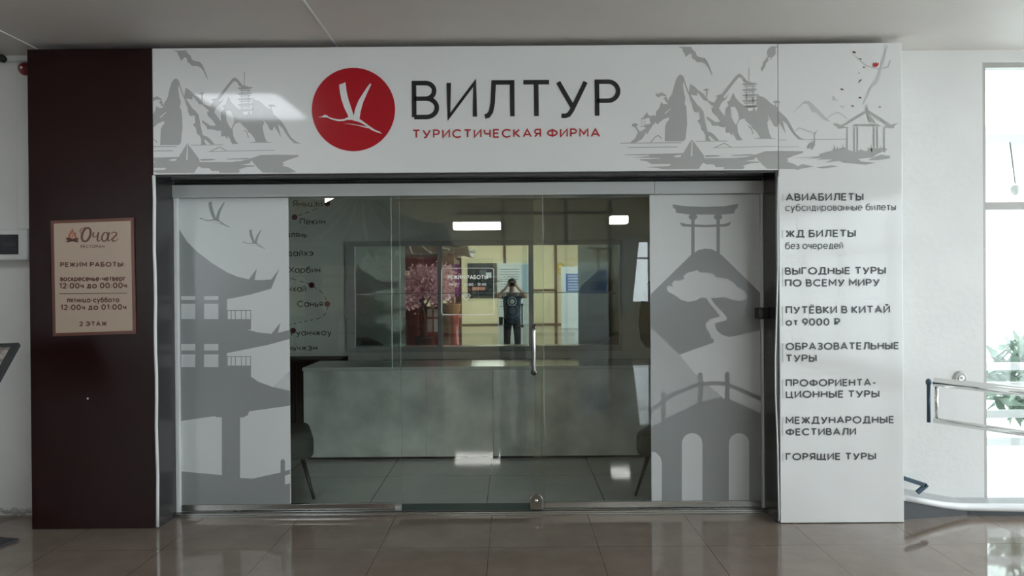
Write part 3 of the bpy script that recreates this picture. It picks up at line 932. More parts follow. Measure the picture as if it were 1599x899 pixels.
PB = 0.062
p1, a0, a1 = pane(281.6, 626, YG, PB - 0.02, HZ0, 'fixed_glass_panel', 'fixed left glass panel half covered by white pagoda film')
MB().box(a0, a1 - 0.045, YG - 0.012, YG + 0.02, 0.026, PB + 0.004).build('bottom_profile', M['steel'], p1, 0.002)
MB().box(a1 - 0.045, a1, YG - 0.014, YG + 0.02, 0.026, PB - 0.01).build('end_cap', M['greyplastic'], p1, 0.002)
MB().box(at(612, 500, YG).x - 0.0015, at(612, 500, YG).x + 0.0015, YG - 0.001, YG + 0.0085, at(612, 577, YG).z, HZ0).build('seal_edge', M['frost'], p1)
p3, b0, b1 = pane(834, 1187.4, YG, PB - 0.02, HZ0, 'fixed_glass_panel', 'fixed right glass panel half covered by white bridge and torii film')
MB().box(at(848, 500, YG).x, b1, YG - 0.012, YG + 0.02, 0.026, PB + 0.004).build('bottom_profile', M['steel'], p3, 0.002)
YS = YG - 0.026
p2, c0, c1 = pane(625, 849, YS, 0.026, HZ0 - 0.001, 'sliding_glass_door', 'frameless sliding glass door with long handle and opening hours sticker', 'door')
MB().box(c1 - 0.002, c1 + 0.001, YS - 0.001, YS + 0.009, 0.55, HZ0 - 0.001).build('glass_edge', M['frost'], p2)
MB().box(c0 - 0.0006, c0 + 0.0006, YS - 0.001, YS + 0.009, 0.03, HZ0 - 0.001).build('glass_edge', M['glass_edge'], p2)
MB().box(c0, at(827, 500, YS).x, YS - 0.003, YS + 0.011, 0.024, 0.066).build('bottom_refraction', M['refraction'], p2)  # glass refraction along the door foot, put in as a dark green strip
# handle
h0, h1 = at(833, 508, YS), at(833, 584, YS)
hy = YS - 0.05
hb = MB()
hpath = [(h0.x, YS, h0.z - .012), (h0.x, hy + .012, h0.z - .012), (h0.x, hy + .003, h0.z - .014), (h0.x, hy, h0.z - .03), (h0.x, hy, h1.z + .03), (h0.x, hy + .003, h1.z + .014), (h0.x, hy + .012, h1.z + .012), (h0.x, YS, h1.z + .012)]
hb.tube(hpath, 0.0135, 14)
ho = hb.build('handle', M['bronze'], p2)
MB().lathe_y([(0, -0.004), (.02, -0.004), (.02, 0)], (h0.x, YS, h0.z - .012)).lathe_y([(0, -0.004), (.02, -0.004), (.02, 0)], (h0.x, YS, h1.z + .012)).build('rosette', M['bronze'], ho)
# floor lock
l0, l1 = at(828, 799, YS - .02), at(847, 772, YS - .02)
lk = MB()
xc, zc, rr = (l0.x + l1.x) / 2, l1.z - (l1.x - l0.x) / 2, (l1.x - l0.x) / 2 * 1.08
pts = [(l0.x, 0.028), (l1.x, 0.028), (l1.x, zc - rr * .5)] + [(xc + rr * cos(R(t)), zc + rr * sin(R(t))) for t in range(-20, 201, 20)] + [(l0.x, zc - rr * .5)]
n = len(pts)
lk.add([(x, YS - .02, z) for x, z in pts] + [(x, YS - 0.001, z) for x, z in pts], [tuple(range(n)), tuple(range(2 * n - 1, n - 1, -1))] + [(i, i + n, (i + 1) % n + n, (i + 1) % n) for i in range(n)])
lo = lk.build('lock', M['bronze'], p2, 0.002)
MB().lathe_y([(0, -.004), (.010, -.004), (.011, 0)], (xc, YS - .02, zc), 18).build('key_cylinder', M['chrome'], lo)

# film art
YV = YG - 0.0015
YV2, YV3, YV4 = YV - 0.0008, YV - 0.0016, YV - 0.0024
fz1, fz0 = HZ0 - 0.002, PB + 0.006
fx = (at(275 + 6, 500, YV).x, at(452, 500, YV).x)
fl = MB().box(fx[0], fx[1], YV - 0.0004, YG - 0.0001, fz0, fz1).build('vinyl_film', M['film'], p1)
part_label(fl, 'white film printed with a grey pagoda and two cranes')
A = [(275, 350), (292, 377), (308, 393), (330, 410), (354.5, 425), (371, 432), (388.5, 436), (401, 419.5), (397.5, 437), (410, 437.3), (423.6, 436), (436, 420), (423.6, 450.5), (390, 460), (354.5, 467), (354.5, 498), (392, 498), (392, 514.5), (385.6, 514.6), (404, 519), (424, 521), (438, 503.5), (434, 519.5), (452, 515), (452, 529), (417, 538.6), (354.5, 551), (354.5, 570.5), (392, 570.5), (392, 588), (404, 596), (426, 604), (453, 610), (453, 633), (389, 642), (387, 648), (380, 651.5), (375, 651.5), (375, 746), (395, 747), (417, 742), (438, 737.5), (438, 720), (439.5, 717.5), (441.5, 716.5), (443.5, 717.5), (445, 720), (445, 735), (453, 733), (453, 740), (445, 742), (445, 756), (453, 754.5), (453, 792), (275, 792), (275, 735), (320, 739), (346.5, 741.5), (346.5, 651.5), (338, 651), (335, 649.5), (275, 658)]
fp, fw, fm = MB(), MB(), MB()
fp.poly(A, YV2)
for q in ([(354.5, 484.5), (392, 484.5)], [(354.5, 556.6), (392, 556.6)]):
    fp.stroke(q, YV2, 1.3)
for y0, y1 in ((484, 498.5), (556, 571)):
    for u in (355, 361, 367.5, 377, 384, 391.4):
        fp.stroke([(u, y0), (u, y1)], YV2, 1.2)
for p in crane_px(300.5, 300.1, 0.0786) + crane_px(370.5, 347.3, 0.0586):
    fp.poly(p, YV2)
for b in (fp,):
    b.clip(fx[0] + 0.001, fx[1] - 0.0005)
part_label(fp.build('pagoda_print', M['fprint'], fl), 'grey pagoda silhouette')
for x0, x1 in ((283, 305), (318.7, 341)):
    for y0, y1 in ((462, 468), (474, 498), (537, 547), (553, 573)):
        MB().poly([(x0, y0), (x1, y0), (x1, y1), (x0, y1)], YV3).build('window_print', M['film'], fl)
fm.poly([(427, 604), (453, 578), (453, 610)], YV2 - .0002)
fm.clip(None, fx[1] - 0.0005)
fm.build('hill_print', M['fprint_light'], fl)

rx = (at(1015.5, 500, YV).x, b1 - 0.002)
fr = MB().box(rx[0], rx[1], YV - 0.0004, YG - 0.0001, fz0, fz1).build('vinyl_film', M['film'], p3)
part_label(fr, 'white film printed with a grey gate, hill, tree and arched bridge')
q1, q2, q3, q4 = MB(), MB(), MB(), MB()
q1.poly([(1016, 459.5), (1079, 398), (1090, 390.5), (1101, 388), (1112, 389), (1123, 395), (1129, 400), (1190, 460), (1190, 515), (1139, 526.5), (1061, 553.5), (1014, 509)], YV2)
q1.poly([(1050, 319), (1071.7, 322), (1101, 323), (1131, 322), (1152.7, 318), (1151, 325), (1148, 326.5), (1146.5, 333), (1131, 334.8), (1074.8, 334.8), (1056, 332), (1054.5, 326), (1051.4, 324.5)], YV2)
q1.poly([(1061.4, 347), (1071.7, 349.7), (1101, 351), (1131, 349.7), (1141.8, 346), (1139, 352), (1134, 353.5), (1101, 354.7), (1067, 353.5), (1064, 352)], YV2)
for cx in (1082, 1121.3):
    q1.poly([(cx + 6.6 * cos(R(t)), 338.5 + 5 * sin(R(t))) for t in range(0, 360, 20)], YV2)
    q1.poly([(cx - 2.6, 338), (cx + 2.6, 338), (cx + 2.6, 402), (cx - 2.6, 402)], YV2)
q1.clip(rx[0] + .0005, rx[1] - .0005)
part_label(q1.build('hill_print', M['fprint'], fr), 'grey gate standing on a dark hill')
tree = [(93, 225), (105, 205), (140, 215), (130, 190), (150, 170), (185, 172), (220, 160), (215, 140), (240, 115), (285, 105), (310, 95), (325, 115), (380, 115), (420, 120), (440, 148), (520, 158), (570, 190), (590, 215), (640, 245), (662, 280), (655, 300), (600, 315), (550, 305), (500, 285), (440, 292), (405, 293), (430, 335), (480, 385), (520, 430), (510, 450), (430, 470), (445, 520), (480, 550), (535, 568), (480, 590), (425, 608), (425, 580), (405, 575), (400, 545), (370, 500), (370, 475), (395, 440), (460, 425), (470, 420), (430, 370), (395, 330), (370, 290), (330, 290), (300, 310), (250, 320), (195, 305), (170, 285), (130, 260), (110, 255)]
q2.poly([(1020 + u * .2225, 400 + v * .2225) for u, v in tree], YV3)
q2.poly([(1061, 553.5), (1139, 526.4), (1190, 515), (1190, 650), (1014, 670), (1014, 600)], YV2 - .0001)
q2.clip(rx[0] + .0005, rx[1] - .0005)
part_label(q2.build('tree_print', M['fprint_light'], fr), 'pale bent tree on the hill')
q3.poly([(1014, 509), (1061, 553.5), (1085, 583), (1130, 622), (1014, 672)], YV2 - .0004)
q3.clip(rx[0] + .0005, None)
q3.build('slope_print', M['fprint_mid'], fr)
q4.poly([(1014, 668.5), (1050, 648), (1085, 631), (1110, 622), (1125, 620.5), (1140, 623), (1165, 634), (1190, 646.5), (1190, 792), (1014, 792)], YV3 - .0001)
q4.stroke([(1014, 644), (1036, 626), (1053, 614.6), (1085, 601.8), (1110, 598), (1132, 599), (1153, 607), (1190, 623.5)], YV3 - .0001, 6.5)
for x, y0, y1 in ((1036, 612, 660), (1093.5, 581.5, 632), (1135.6, 580.5, 628)):
    q4.poly([(x - 3.6, y1), (x - 3.6, y0 + 3)] + [(x - 3.6 * cos(R(t)), y0 + 3 - 3.4 * sin(R(t))) for t in range(20, 180, 20)] + [(x + 3.6, y0 + 3), (x + 3.6, y1)], YV3 - .0001)
q4.clip(rx[0] + .0005, rx[1] - .0005)
br = q4.build('bridge_print', M['fprint'], fr)
part_label(br, 'grey arched bridge')


def arch(pts):
    ar = MB().poly(pts, YV4).clip(rx[0] + .0005, rx[1] - .0005)
    for v in ar.v:
        v.z = max(v.z, fz0 + .001)
    ar.build('arch_print', M['film'], fr)


for x0, x1 in ((1064.8, 1096.8), (1138, 1170)):
    c, r_ = (x0 + x1) / 2, (x1 - x0) / 2
    arch([(x0, 792), (x0, 692)] + [(c - r_ * cos(R(t)), 692 - r_ * sin(R(t))) for t in range(15, 180, 15)] + [(x1, 692), (x1, 792)])
arch([(1014, 704), (1024, 706), (1031, 713), (1033.5, 722), (1033.5, 792), (1014, 792)])
MB().poly([(1114, 608.6), (1132, 617.5), (1131, 623)], YV4).build('light_print', M['film'], fr)

# opening hours sticker on the sliding door
YK = YS - 0.0012
hk = MB()


def rrect(x0, y0, x1, y1, r):
    pts = []
    for cx, cy, a in ((x1 - r, y0 + r, 270), (x1 - r, y1 - r, 0), (x0 + r, y1 - r, 90), (x0 + r, y0 + r, 180)):
        for k in range(0, 91, 15):
            pts.append((cx + r * cos(R(a + k)), cy + r * sin(R(a + k))))
    return pts + [pts[0]]


hk.stroke(rrect(689.5, 418.5, 771, 491, 4), YK, 0.9)
write(hk, 'РЕЖИМ РАБОТЫ', 699, 762, 429.5, 436, YK, 0.20)
write(hk, 'ПН-ПТ', 701, 718, 442, 446.3, YK, 0.19)
write(hk, '10:00 - 19:00', 724.5, 759.5, 442, 446.3, YK, 0.19)
hk.stroke([(722, 461), (724.5, 458.8), (732, 458.8), (734.5, 461.5), (728, 469), (722, 461)], YK, 1.1)
hk.stroke([(724, 462), (732.5, 462)], YK, 0.9)
hk.stroke([(696.5, 464.5), (699.5, 468.5), (704, 462.5)], YK, 1.1)
part_label(hk.build('hours_sticker', M['stickerwhite'], p2), 'white opening hours sticker')

# black stop block on the right reveal
d0, d1 = at(1183, 498, YG - 0.11), at(1216, 480, YG - 0.11)
tag(MB().box(d0.x, OX1 - 0.013, YG - 0.13, YG - 0.052, d0.z, d1.z).build('door_stop', M['blackplastic'], None, 0.004), 'black block fixed on the right reveal beside the gate film', 'door stop')

# ================================================================== RESTAURANT SIGN
YO = YF - 0.010
o0, o1 = at(79.5, 524, YO), at(210, 341, YO)
rs = thing('restaurant_sign', ((o0.x + o1.x) / 2, YF, o0.z), 'beige restaurant hours sign with brown border on the dark panel', 'sign')


def quadbox(px, ya, yb, name, m, parent, bev=0.001):
    a = [at(x, y, ya) for x, y in px]
    b = [Vector((v.x, yb, v.z)) for v in a]
    mb = MB().hexa([b[3], b[2], b[1], b[0], a[3], a[2], a[1], a[0]])
    bmx = mb.build(name, m, parent, bev)
    return bmx


quadbox([(78.8, 344.5), (208.6, 339.5), (212.3, 521), (82.5, 525)], YO, YF - 0.0003, 'backing', M['signbrown'], rs)
quadbox([(84, 349), (204, 344.6), (207, 516), (87, 520)], YO - 0.0012, YO, 'face', M['beige'], rs, 0)
YT = YO - 0.0022
t = MB()
write(t, 'РЕЖИМ РАБОТЫ:', 94, 195.5, 409.3, 417, YT, 0.235)
write(t, 'воскресенье-четверг', 94.4, 196, 433.3, 439.2, YT, 0.20, True, 0.12)
write(t, '12:00ч до 00:00ч', 92.5, 198.4, 441.6, 450.6, YT, 0.215)
write(t, 'пятница-суббота', 105, 186, 466.6, 472.5, YT, 0.20, True, 0.12)
write(t, '12:00ч до 01:00ч', 94.4, 197.4, 475.4, 484.3, YT, 0.215)
write(t, '2 ЭТАЖ', 124, 167, 501.7, 509.2, YT, 0.235)
write(t, 'РЕСТОРАН', 126, 162.8, 382.6, 387.2, YT, 0.17)
t.stroke([(92.5, 458.5), (198.5, 457.6)], YT, 0.9)
t.build('lettering', M['darkbrown_text'], rs)


def pen_px(mb, uv, ws):
    mb.pen([(70 + u * .1057, 335 + v * .1057) for u, v in uv], [w_ * .1057 for w_ in ws], YT)


sl = MB()
# O
pen_px(sl, [(530, 275), (518, 250), (535, 215), (590, 192), (650, 190)], [8, 14, 12, 10, 6])
el = [(612 + 62 * cos(R(a)) + 0.22 * 100 * sin(R(a)), 296 - 100 * sin(R(a))) for a in range(60, 421, 12)]
pen_px(sl, el, [26 + 10 * abs(cos(R(a))) for a in range(60, 421, 12)])
# ч
pen_px(sl, [(722, 262), (716, 290), (712, 318), (725, 335), (755, 325), (778, 300)], [24, 24, 22, 14, 10, 8])
pen_px(sl, [(795, 258), (782, 320), (776, 375), (790, 392), (815, 382), (835, 358)], [26, 28, 26, 18, 10, 8])
# а
ea = [(888 + 42 * cos(R(a)) + 12 * sin(R(a)), 328 - 66 * sin(R(a))) for a in range(30, 391, 15)]
pen_px(sl, ea, [16 + 10 * abs(cos(R(a))) for a in range(30, 391, 15)])
pen_px(sl, [(952, 258), (938, 320), (930, 372), (942, 392), (965, 380), (985, 355)], [26, 28, 26, 18, 10, 8])
# г
pen_px(sl, [(982, 285), (1000, 262), (1035, 258), (1062, 275), (1058, 300), (1025, 330), (995, 365), (1000, 388), (1030, 392), (1062, 378), (1088, 345)], [10, 14, 16, 22, 24, 24, 26, 24, 18, 10, 6])
part_label(sl.build('script_lettering', M['signbrown'], rs), 'brown script restaurant name')
fi = MB()
K = lambda uv: [(70 + u * .1057, 335 + v * .1057) for u, v in uv]
fi.poly(K([(345, 340), (350, 295), (372, 262), (365, 240), (385, 255), (405, 195), (425, 240), (430, 275), (445, 262), (450, 250), (462, 285), (470, 340), (455, 350), (360, 350)]), YT)
fo = fi.build('flame_print', M['flame'], rs)
fi2 = MB().poly(K([(372, 340), (375, 312), (398, 280), (404, 260), (420, 300), (436, 315), (440, 340)]), YT - .0006)
fi2.build('flame_core', M['beige'], fo)
MB().poly(K([(395, 330), (405, 295), (415, 330)]), YT - .0012).build('flame_tip', M['darkbrown_text'], fo)
lg = MB()
lg.poly(K([(312, 348), (330, 335), (495, 385), (492, 408), (470, 408), (320, 370)]), YT - .0008)
lg.poly(K([(318, 388), (480, 340), (500, 350), (495, 368), (345, 408), (322, 408)]), YT - .0011)
lg.build('log_print', M['darkbrown_text'], rs)

# ================================================================== LEFT WALL FITTINGS
b0, b1_ = at(-26, 407, YW - 0.08), at(42, 357, YW - 0.08)
bx = thing('breaker_box', ((b0.x + b1_.x) / 2, YW, b0.z), 'white electrical breaker box with smoked window on the left wall', 'breaker box')
MB().box(b0.x, b1_.x, YW - 0.075, YW - 0.0005, b0.z, b1_.z).build('housing', M['whiteplastic'], bx, 0.016, 4)
w0, w1 = at(-18, 397, YW - 0.08), at(28, 366, YW - 0.08)
MB().box(w0.x, w1.x, YW - 0.083, YW - 0.074, w0.z, w1.z).build('cover_window', M['smoke'], bx, 0.003)
MB().box(w1.x - .09, w1.x - .012, YW - .0848, YW - .083, (w0.z + w1.z) / 2 - .012, (w0.z + w1.z) / 2 + .012).build('breaker_row', M['rubber'], bx)
for k in range(2):
    pass
v0, v1 = at(29, 358, YW - .02), at(43, 98, YW - .02)
tag(MB().box(v0.x, v1.x, YW - .022, YW - .0005, v0.z + .004, v1.z).build('cable_trunking', M['whiteplastic'], None, .003), 'vertical white cable trunking running up the left wall from the breaker box', 'trunking')
u0, u1 = at(-120, 98, YW - .02), at(60, 84.5, YW - .02)
tag(MB().box(u0.x, FX0 + .06, YW - .036, YW - .0005, u0.z + .004, u1.z).build('cable_trunking', M['whiteplastic'], None, .003), 'horizontal white cable trunking under the ceiling at far left', 'trunking')
rb = at(36, 106, YW - .05)
al = thing('alarm_sounder', (rb.x, YW, rb.z), 'small round dark red alarm sounder high on the left wall', 'alarm')
MB().lathe_y([(0, -.062), (.022, -.06), (.036, -.048), (.042, -.03), (.042, -.0225)], (rb.x, YW, rb.z)).build('body', M['alarm'], al)
MB().lathe_y([(0, -.067), (.008, -.067), (.010, -.058)], (rb.x - .004, YW, rb.z), 16).build('lens', M['whiteplastic'], al)
kb = at(2, 91, YW - .06)
tag(MB().lathe_y([(0, -.075), (.018, -.07), (.024, -.055), (.022, -.036)], (kb.x, YW, kb.z)).build('cable_gland', M['rubber']), 'dark round fitting on the trunking at the far left edge', 'fitting')

# tilted display stand at the far left
ct = at(31, 537, 4.25)
cb_ = at(28, 845, 4.45)
ds = thing('display_stand', (cb_.x - .25, 4.40, 0), 'black framed tilted picture stand on the floor at far left', 'stand')
dsb = MB()
dsb.hexa([(cb_.x - .48, 4.26, 0), (cb_.x - .06, 4.26, 0), (cb_.x, 4.46, 0), (cb_.x - .42, 4.56, 0), (cb_.x - .48, 4.26, .014), (cb_.x - .06, 4.26, .014), (cb_.x, 4.46, .014), (cb_.x - .42, 4.56, .014)])
dsb.build('base', M['rubber'], ds, .003)
MB().tube([(cb_.x - .27, 4.42, .014), (cb_.x - .27, 4.42, .98)], .02).build('post', M['rubber'], ds)
ux, uy = Vector((1, 0.0, 0.03)).normalized(), Vector((0.0, -0.70, -0.71)).normalized()
uy = (uy - ux * uy.dot(ux)).normalized()
un = ux.cross(uy)
O = ct


def brd(a0, a1, b0, b1, d0, d1):
    return [O - ux * a1 + uy * b1 + un * d0, O - ux * a0 + uy * b1 + un * d0, O - ux * a0 + uy * b0 + un * d0, O - ux * a1 + uy * b0 + un * d0,
            O - ux * a1 + uy * b1 + un * d1, O - ux * a0 + uy * b1 + un * d1, O - ux * a0 + uy * b0 + un * d1, O - ux * a1 + uy * b0 + un * d1]


MB().hexa(brd(0, .55, 0, .42, -.012, .012)).build('frame', M['rubber'], ds)
M['photo'] = mat('photo_print', (.25, .22, .2), .25, noise=.9, nscale=22)
MB().hexa(brd(.035, .515, .03, .39, .012, .0135)).hexa(brd(.035, .515, .03, .39, -.0135, -.012)).build('picture', M['photo'], ds)

# ================================================================== SHOP INTERIOR
# wall map on the left of the mirror
YP = YB - 0.0015
wm = thing('wall_map', at(490, 450, YB), 'black city names joined by dashed routes with red dots on the shop wall', 'wall map')
for s_, a, b, tp, bs in (('Яньцзи', 457, 503.5, 313, 322.5), ('Пекин', 468, 508, 341, 350.5), ('Далянь', 436, 479, 361.5, 371), ('Бэйдайхэ', 424, 489.5, 390.5, 400), ('Харбин', 451, 500, 416.5, 426), ('Шанхай', 430, 478, 446, 455.7), ('Санья', 464, 504, 469.5, 479), ('Гуанчжоу', 455, 517.5, 514.5, 524), ('Шэньчжэн', 428, 495.5, 538, 547.5)):
    wd = s_
    m_ = MB()
    a_, b_ = at(a, bs, YP), at(b, bs, YP)
    glyphs(m_, wd, a_.x, b_.x, a_.z, at(a, tp, YP).z - a_.z, YP, .13, .14) if all(c in G for c in wd) else None
    m_.build('city_lettering', M['mapprint'], wm)
for x, y in ((511, 317.5), (460, 339), (486.5, 445), (511, 474.5), (457.5, 516)):
    p = at(x, y, YP)
    MB().disc((p.x, YP, p.z), .029, 24).build('city_dot', M['mapred'], wm)
rt = MB()


def dashes(pts, dash=7, gapx=5):
    for i in range(len(pts) - 1):
        (x0, y0), (x1, y1) = pts[i], pts[i + 1]
        L = math.hypot(x1 - x0, y1 - y0)
        d = 0
        while d < L:
            e = min(d + dash, L)
            rt.stroke([(x0 + (x1 - x0) * d / L, y0 + (y1 - y0) * d / L), (x0 + (x1 - x0) * e / L, y0 + (y1 - y0) * e / L)], YP, .9)
            d += dash + gapx


dashes([(465, 337), (490, 328), (505, 320)])
dashes([(430, 428), (456, 435), (483, 443)])
dashes([(490, 448), (501, 455), (508, 464), (511, 472)], 5, 4)
dashes([(512, 480), (508, 490), (498, 497), (455, 506), (430, 512)], 5, 4)
rt.build('route_line', M['mapprint'], wm)
wm2 = thing('wall_decal', at(1020, 500, YB), 'dark rounded wall decal with two red dots beside the mirror', 'wall decal')
MB().poly([(1016, 437), (1010, 442), (1004, 460), (999, 480), (997, 505), (1000, 530), (1008, 542), (1040, 546), (1060, 500), (1045, 445), (1030, 436)], YP).build('backing', M['upholstery'], wm2)
for x, y in ((1011.5, 465.5), (1010, 494.5)):
    p = at(x, y, YP)
    MB().disc((p.x, YP - .001, p.z), .024, 24).build('city_dot', M['mapred'], wm2)

# mirror in aluminium frame
m0, m1 = at(547, 548, YM), at(969, 375, YM)
mz0, mz1 = at(799, 548, YM).z, at(799, 375, YM).z
mi = thing('wall_mirror', ((m0.x + m1.x) / 2, YB, mz0), 'wide three-part aluminium framed mirror on the shop back wall', 'mirror')
ia, ib = at(555, 500, YM).x, at(967, 500, YM).x
iz0, iz1 = at(799, 540, YM).z, at(799, 383, YM).z
FY0, FY1 = YM - .018, YB - .001
MB().box(m0.x - .04, m1.x + .01, FY0, FY1, iz1, mz1).build('top_rail', M['alu_paint'], mi, .002)
MB().box(m0.x - .04, m1.x + .01, FY0, FY1, mz0, iz0).build('bottom_rail', M['alu_paint'], mi, .002)
for x0, x1 in ((m0.x - .04, ia), (at(683.5, 450, YM).x, at(691, 450, YM).x), (at(825.5, 450, YM).x, at(833, 450, YM).x), (ib, m1.x + .01)):
    MB().box(x0, x1, FY0, FY1, iz0, iz1).build('stile', M['alu_paint'], mi, .002)
ed = [(ia, at(683.5, 450, YM).x), (at(691, 450, YM).x, at(825.5, 450, YM).x), (at(833, 450, YM).x, ib)]
for x0, x1 in ed:
    MB().box(x0, x1, YM, YM + .006, iz0, iz1).build('mirror_pane', M['mirror'], mi)
# bright drip of the glass edges: shelf and chromed supports
sh = thing('glass_shelf', (0, YM - .03, at(750, 457, YM - .03).z), 'narrow glass shelf across the wall mirror', 'shelf')
sz = at(799, 457.3, YM - .08).z
MB().box(at(556, 457, YM - .08).x, at(967, 457, YM - .08).x, YM - .08, FY0 - .001, sz - .003, sz + .003).build('shelf_board', M['frost'], sh)
for x in (563, 571, 960):
    q = at(x, 457, YM - .05)
    MB().box(q.x - .012, q.x + .012, YM - .06, FY0 - .0005, sz - .014, sz - .0032).build('bracket', M['steel'], sh, .002)

# dark slatted strip under the mirror
g0, g1 = at(597, 567, YB - .03), at(890, 560, YB - .03)
gr = thing('wall_grille', ((g0.x + g1.x) / 2, YB, g0.z), 'dark slotted grille strip on the wall behind the long counter', 'grille')
gm = MB().box(g0.x, g1.x, YB - .012, YB - .001, g0.z - .06, g1.z)
gm.build('backing', M['gap'], gr)
gs = MB()
x = g0.x
while x < g1.x - .01:
    gs.box(x, x + .008, YB - .02, YB - .012, g0.z - .06, g1.z - .012)
    x += .022
gs.build('slat', M['rubber'], gr)
# dark radiator-like cabinet left of the counter
k0, k1 = at(380, 700, 7.3), at(531, 561, 7.3)
sc_ = thing('low_cabinet', ((k0.x + k1.x) / 2, 7.45, 0), 'dark ribbed low cabinet against the wall left of the counter', 'cabinet')
MB().box(k0.x, k1.x, 7.31, YB - .002, 0, k1.z).build('body', M['rubber'], sc_)
ks = MB()
x = k0.x
while x < k1.x:
    ks.box(x, x + .02, 7.295, 7.31, .03, k1.z - .02)
    x += .035
ks.build('rib', M['gap'], sc_)

# counter
CY = 6.47
cx0, cx1 = at(474, 640, CY).x, 2.75
ctz = at(740, 577, CY).z
co = thing('reception_counter', ((cx0 + cx1) / 2, CY + .3, 0), 'long low concrete look reception counter behind the glass', 'counter')
MB().box(cx0 - .006, cx1, CY - .008, 7.05, ctz, ctz + .028).build('worktop', M['counter_top'], co, .002)
cuts = [cx0] + [at(x, 640, CY).x for x in (665.5, 770, 845)] + [1.25, cx1]
for a, b in zip(cuts[:-1], cuts[1:]):
    MB().box(a + .001, b - .001, CY, CY + .02, .022, ctz - .002).build('front_panel', M['concrete'], co, .0008)
MB().box(cx0 + .02, cx1, CY + .03, CY + .05, 0, .022).build('plinth', M['gap'], co)
MB().box(cx0, cx0 + .02, CY + .02, 7.0, 0, ctz - .001).build('side_panel', M['concrete'], co)

# armchairs


def armchair(label):
    """tub armchair facing +x, origin at floor centre"""
    o = thing('armchair', (0, 0, 0), label, 'armchair', 'dark armchairs inside the shop')
    st = MB().box(-.25, .27, -.26, .26, .27, .455)
    st.build('seat', M['upholstery'], o, .05, 4)
    n, vs, fs = 18, [], []
    for i in range(n + 1):
        a = R(76 + 208 * i / n)
        u = abs(i / n - .5) * 2
        top = .80 - .24 * max(0, u - .30) ** 1.3 / .64
        cx, cy = .30 * cos(a), .33 * sin(a)
        ix, iy = .24 * cos(a), .27 * sin(a)
        vs += [(cx, cy, .28), (cx * 1.12, cy * 1.10, top - .02), (cx * 1.08, cy * 1.06, top), (ix * 1.10, iy * 1.08, top - .01), (ix, iy, .40)]
    for i in range(n):
        for k in range(4):
            a, b = i * 5 + k, (i + 1) * 5 + k
            fs.append((a, b, b + 1, a + 1))
        fs.append((i * 5 + 4, (i + 1) * 5 + 4, (i + 1) * 5, i * 5))
    fs += [(0, 1, 2, 3, 4), tuple(n * 5 + k for k in (4, 3, 2, 1, 0))]
    MB().add(vs, fs, True).build('backrest', M['upholstery'], o, 0, subsurf=1)
    for sx in (-1, 1):
        for sy in (-1, 1):
            MB().tube([(sx * .19, sy * .19, .29), (sx * .265, sy * .265, 0)], [.016, .009], 10).build('leg', M['legs'], o)
    return o


ac = armchair('dark green-grey tub armchair on the left, half hidden by the pagoda film')
lf = at(490, 777, 5.28)
ac.location = (lf.x - .334, lf.y + .170, 0)
ac.rotation_euler = (0, 0, R(18))
ac2 = copy_tree(ac)
ac2['label'] = 'dark green-grey tub armchair on the right, half hidden by the bridge film'
rf = at(993, 770, 5.30)
ac2.location = (rf.x + .350, rf.y + .130, 0)
ac2.rotation_euler = (0, 0, pi - R(25))

# ================================================================== RIGHT SIDE: RAMP AND HANDRAIL
hr = thing('handrail', (2.62, 4.75, 0), 'stainless steel handrail with a dark end post before the window', 'handrail')
s0, e0 = at(1459, 598, 4.75), at(1599, 613, 4.32)
s1, e1 = at(1451, 656, 4.75), at(1599, 672, 4.32)
dr = (e0 - s0); dr.z = 0
u = dr.normalized()
Lr = 1.5
zt_, zl_ = s0.z, s1.z
p = Vector((s0.x, s0.y, 0))
MB().tube([p + Vector((0, 0, zt_)), p + u * Lr + Vector((0, 0, zt_))], .021, 16).build('top_rail', M['chrome'], hr)
bk = Vector((.03, .05, 0))
MB().tube([p + bk + Vector((0, 0, zt_ + .012)), p + bk + u * Lr + Vector((0, 0, zt_ + .012))], .016, 16).build('top_rail', M['chrome'], hr)
MB().tube([p + Vector((0, 0, zl_)), p + u * Lr + Vector((0, 0, zl_))], .018, 16).build('lower_rail', M['chrome'], hr)
MB().tube([p + Vector((.012, 0, zl_)), p + Vector((.012, 0, zt_))], .012, 14).build('end_rail', M['chrome'], hr)
ep = at(1450, 625, 4.75)
eo = MB().tube([(ep.x, ep.y, zl_ - .012), (ep.x, ep.y, zt_ - .005)], .011, 12)
eo.ball((ep.x, ep.y, zt_ + .006), .017, 12, 8, (1, 1, 1.4))
eo.build('end_post', M['blue'], hr)
for k in (0.75, 1.45):
    q = p + u * k
    MB().tube([(q.x, q.y, 0.0), (q.x, q.y, zt_)], .02, 14).build('post', M['chrome'], hr)
fl_ = at(1499, 590, YW)
wf = thing('wall_rail_flange', (fl_.x, YW, fl_.z), 'round steel flange on the white wall behind the handrail', 'wall flange')
MB().lathe_y([(0, -.014), (.034, -.014), (.047, -.006), (.047, -.0004)], (fl_.x, YW, fl_.z), 40, False).build('plate', M['greyplastic'], wf)
MB().lathe_y([(.010, -.014), (.020, -.018), (.020, -.014)], (fl_.x, YW, fl_.z), 20).build('ring', M['steel'], wf)

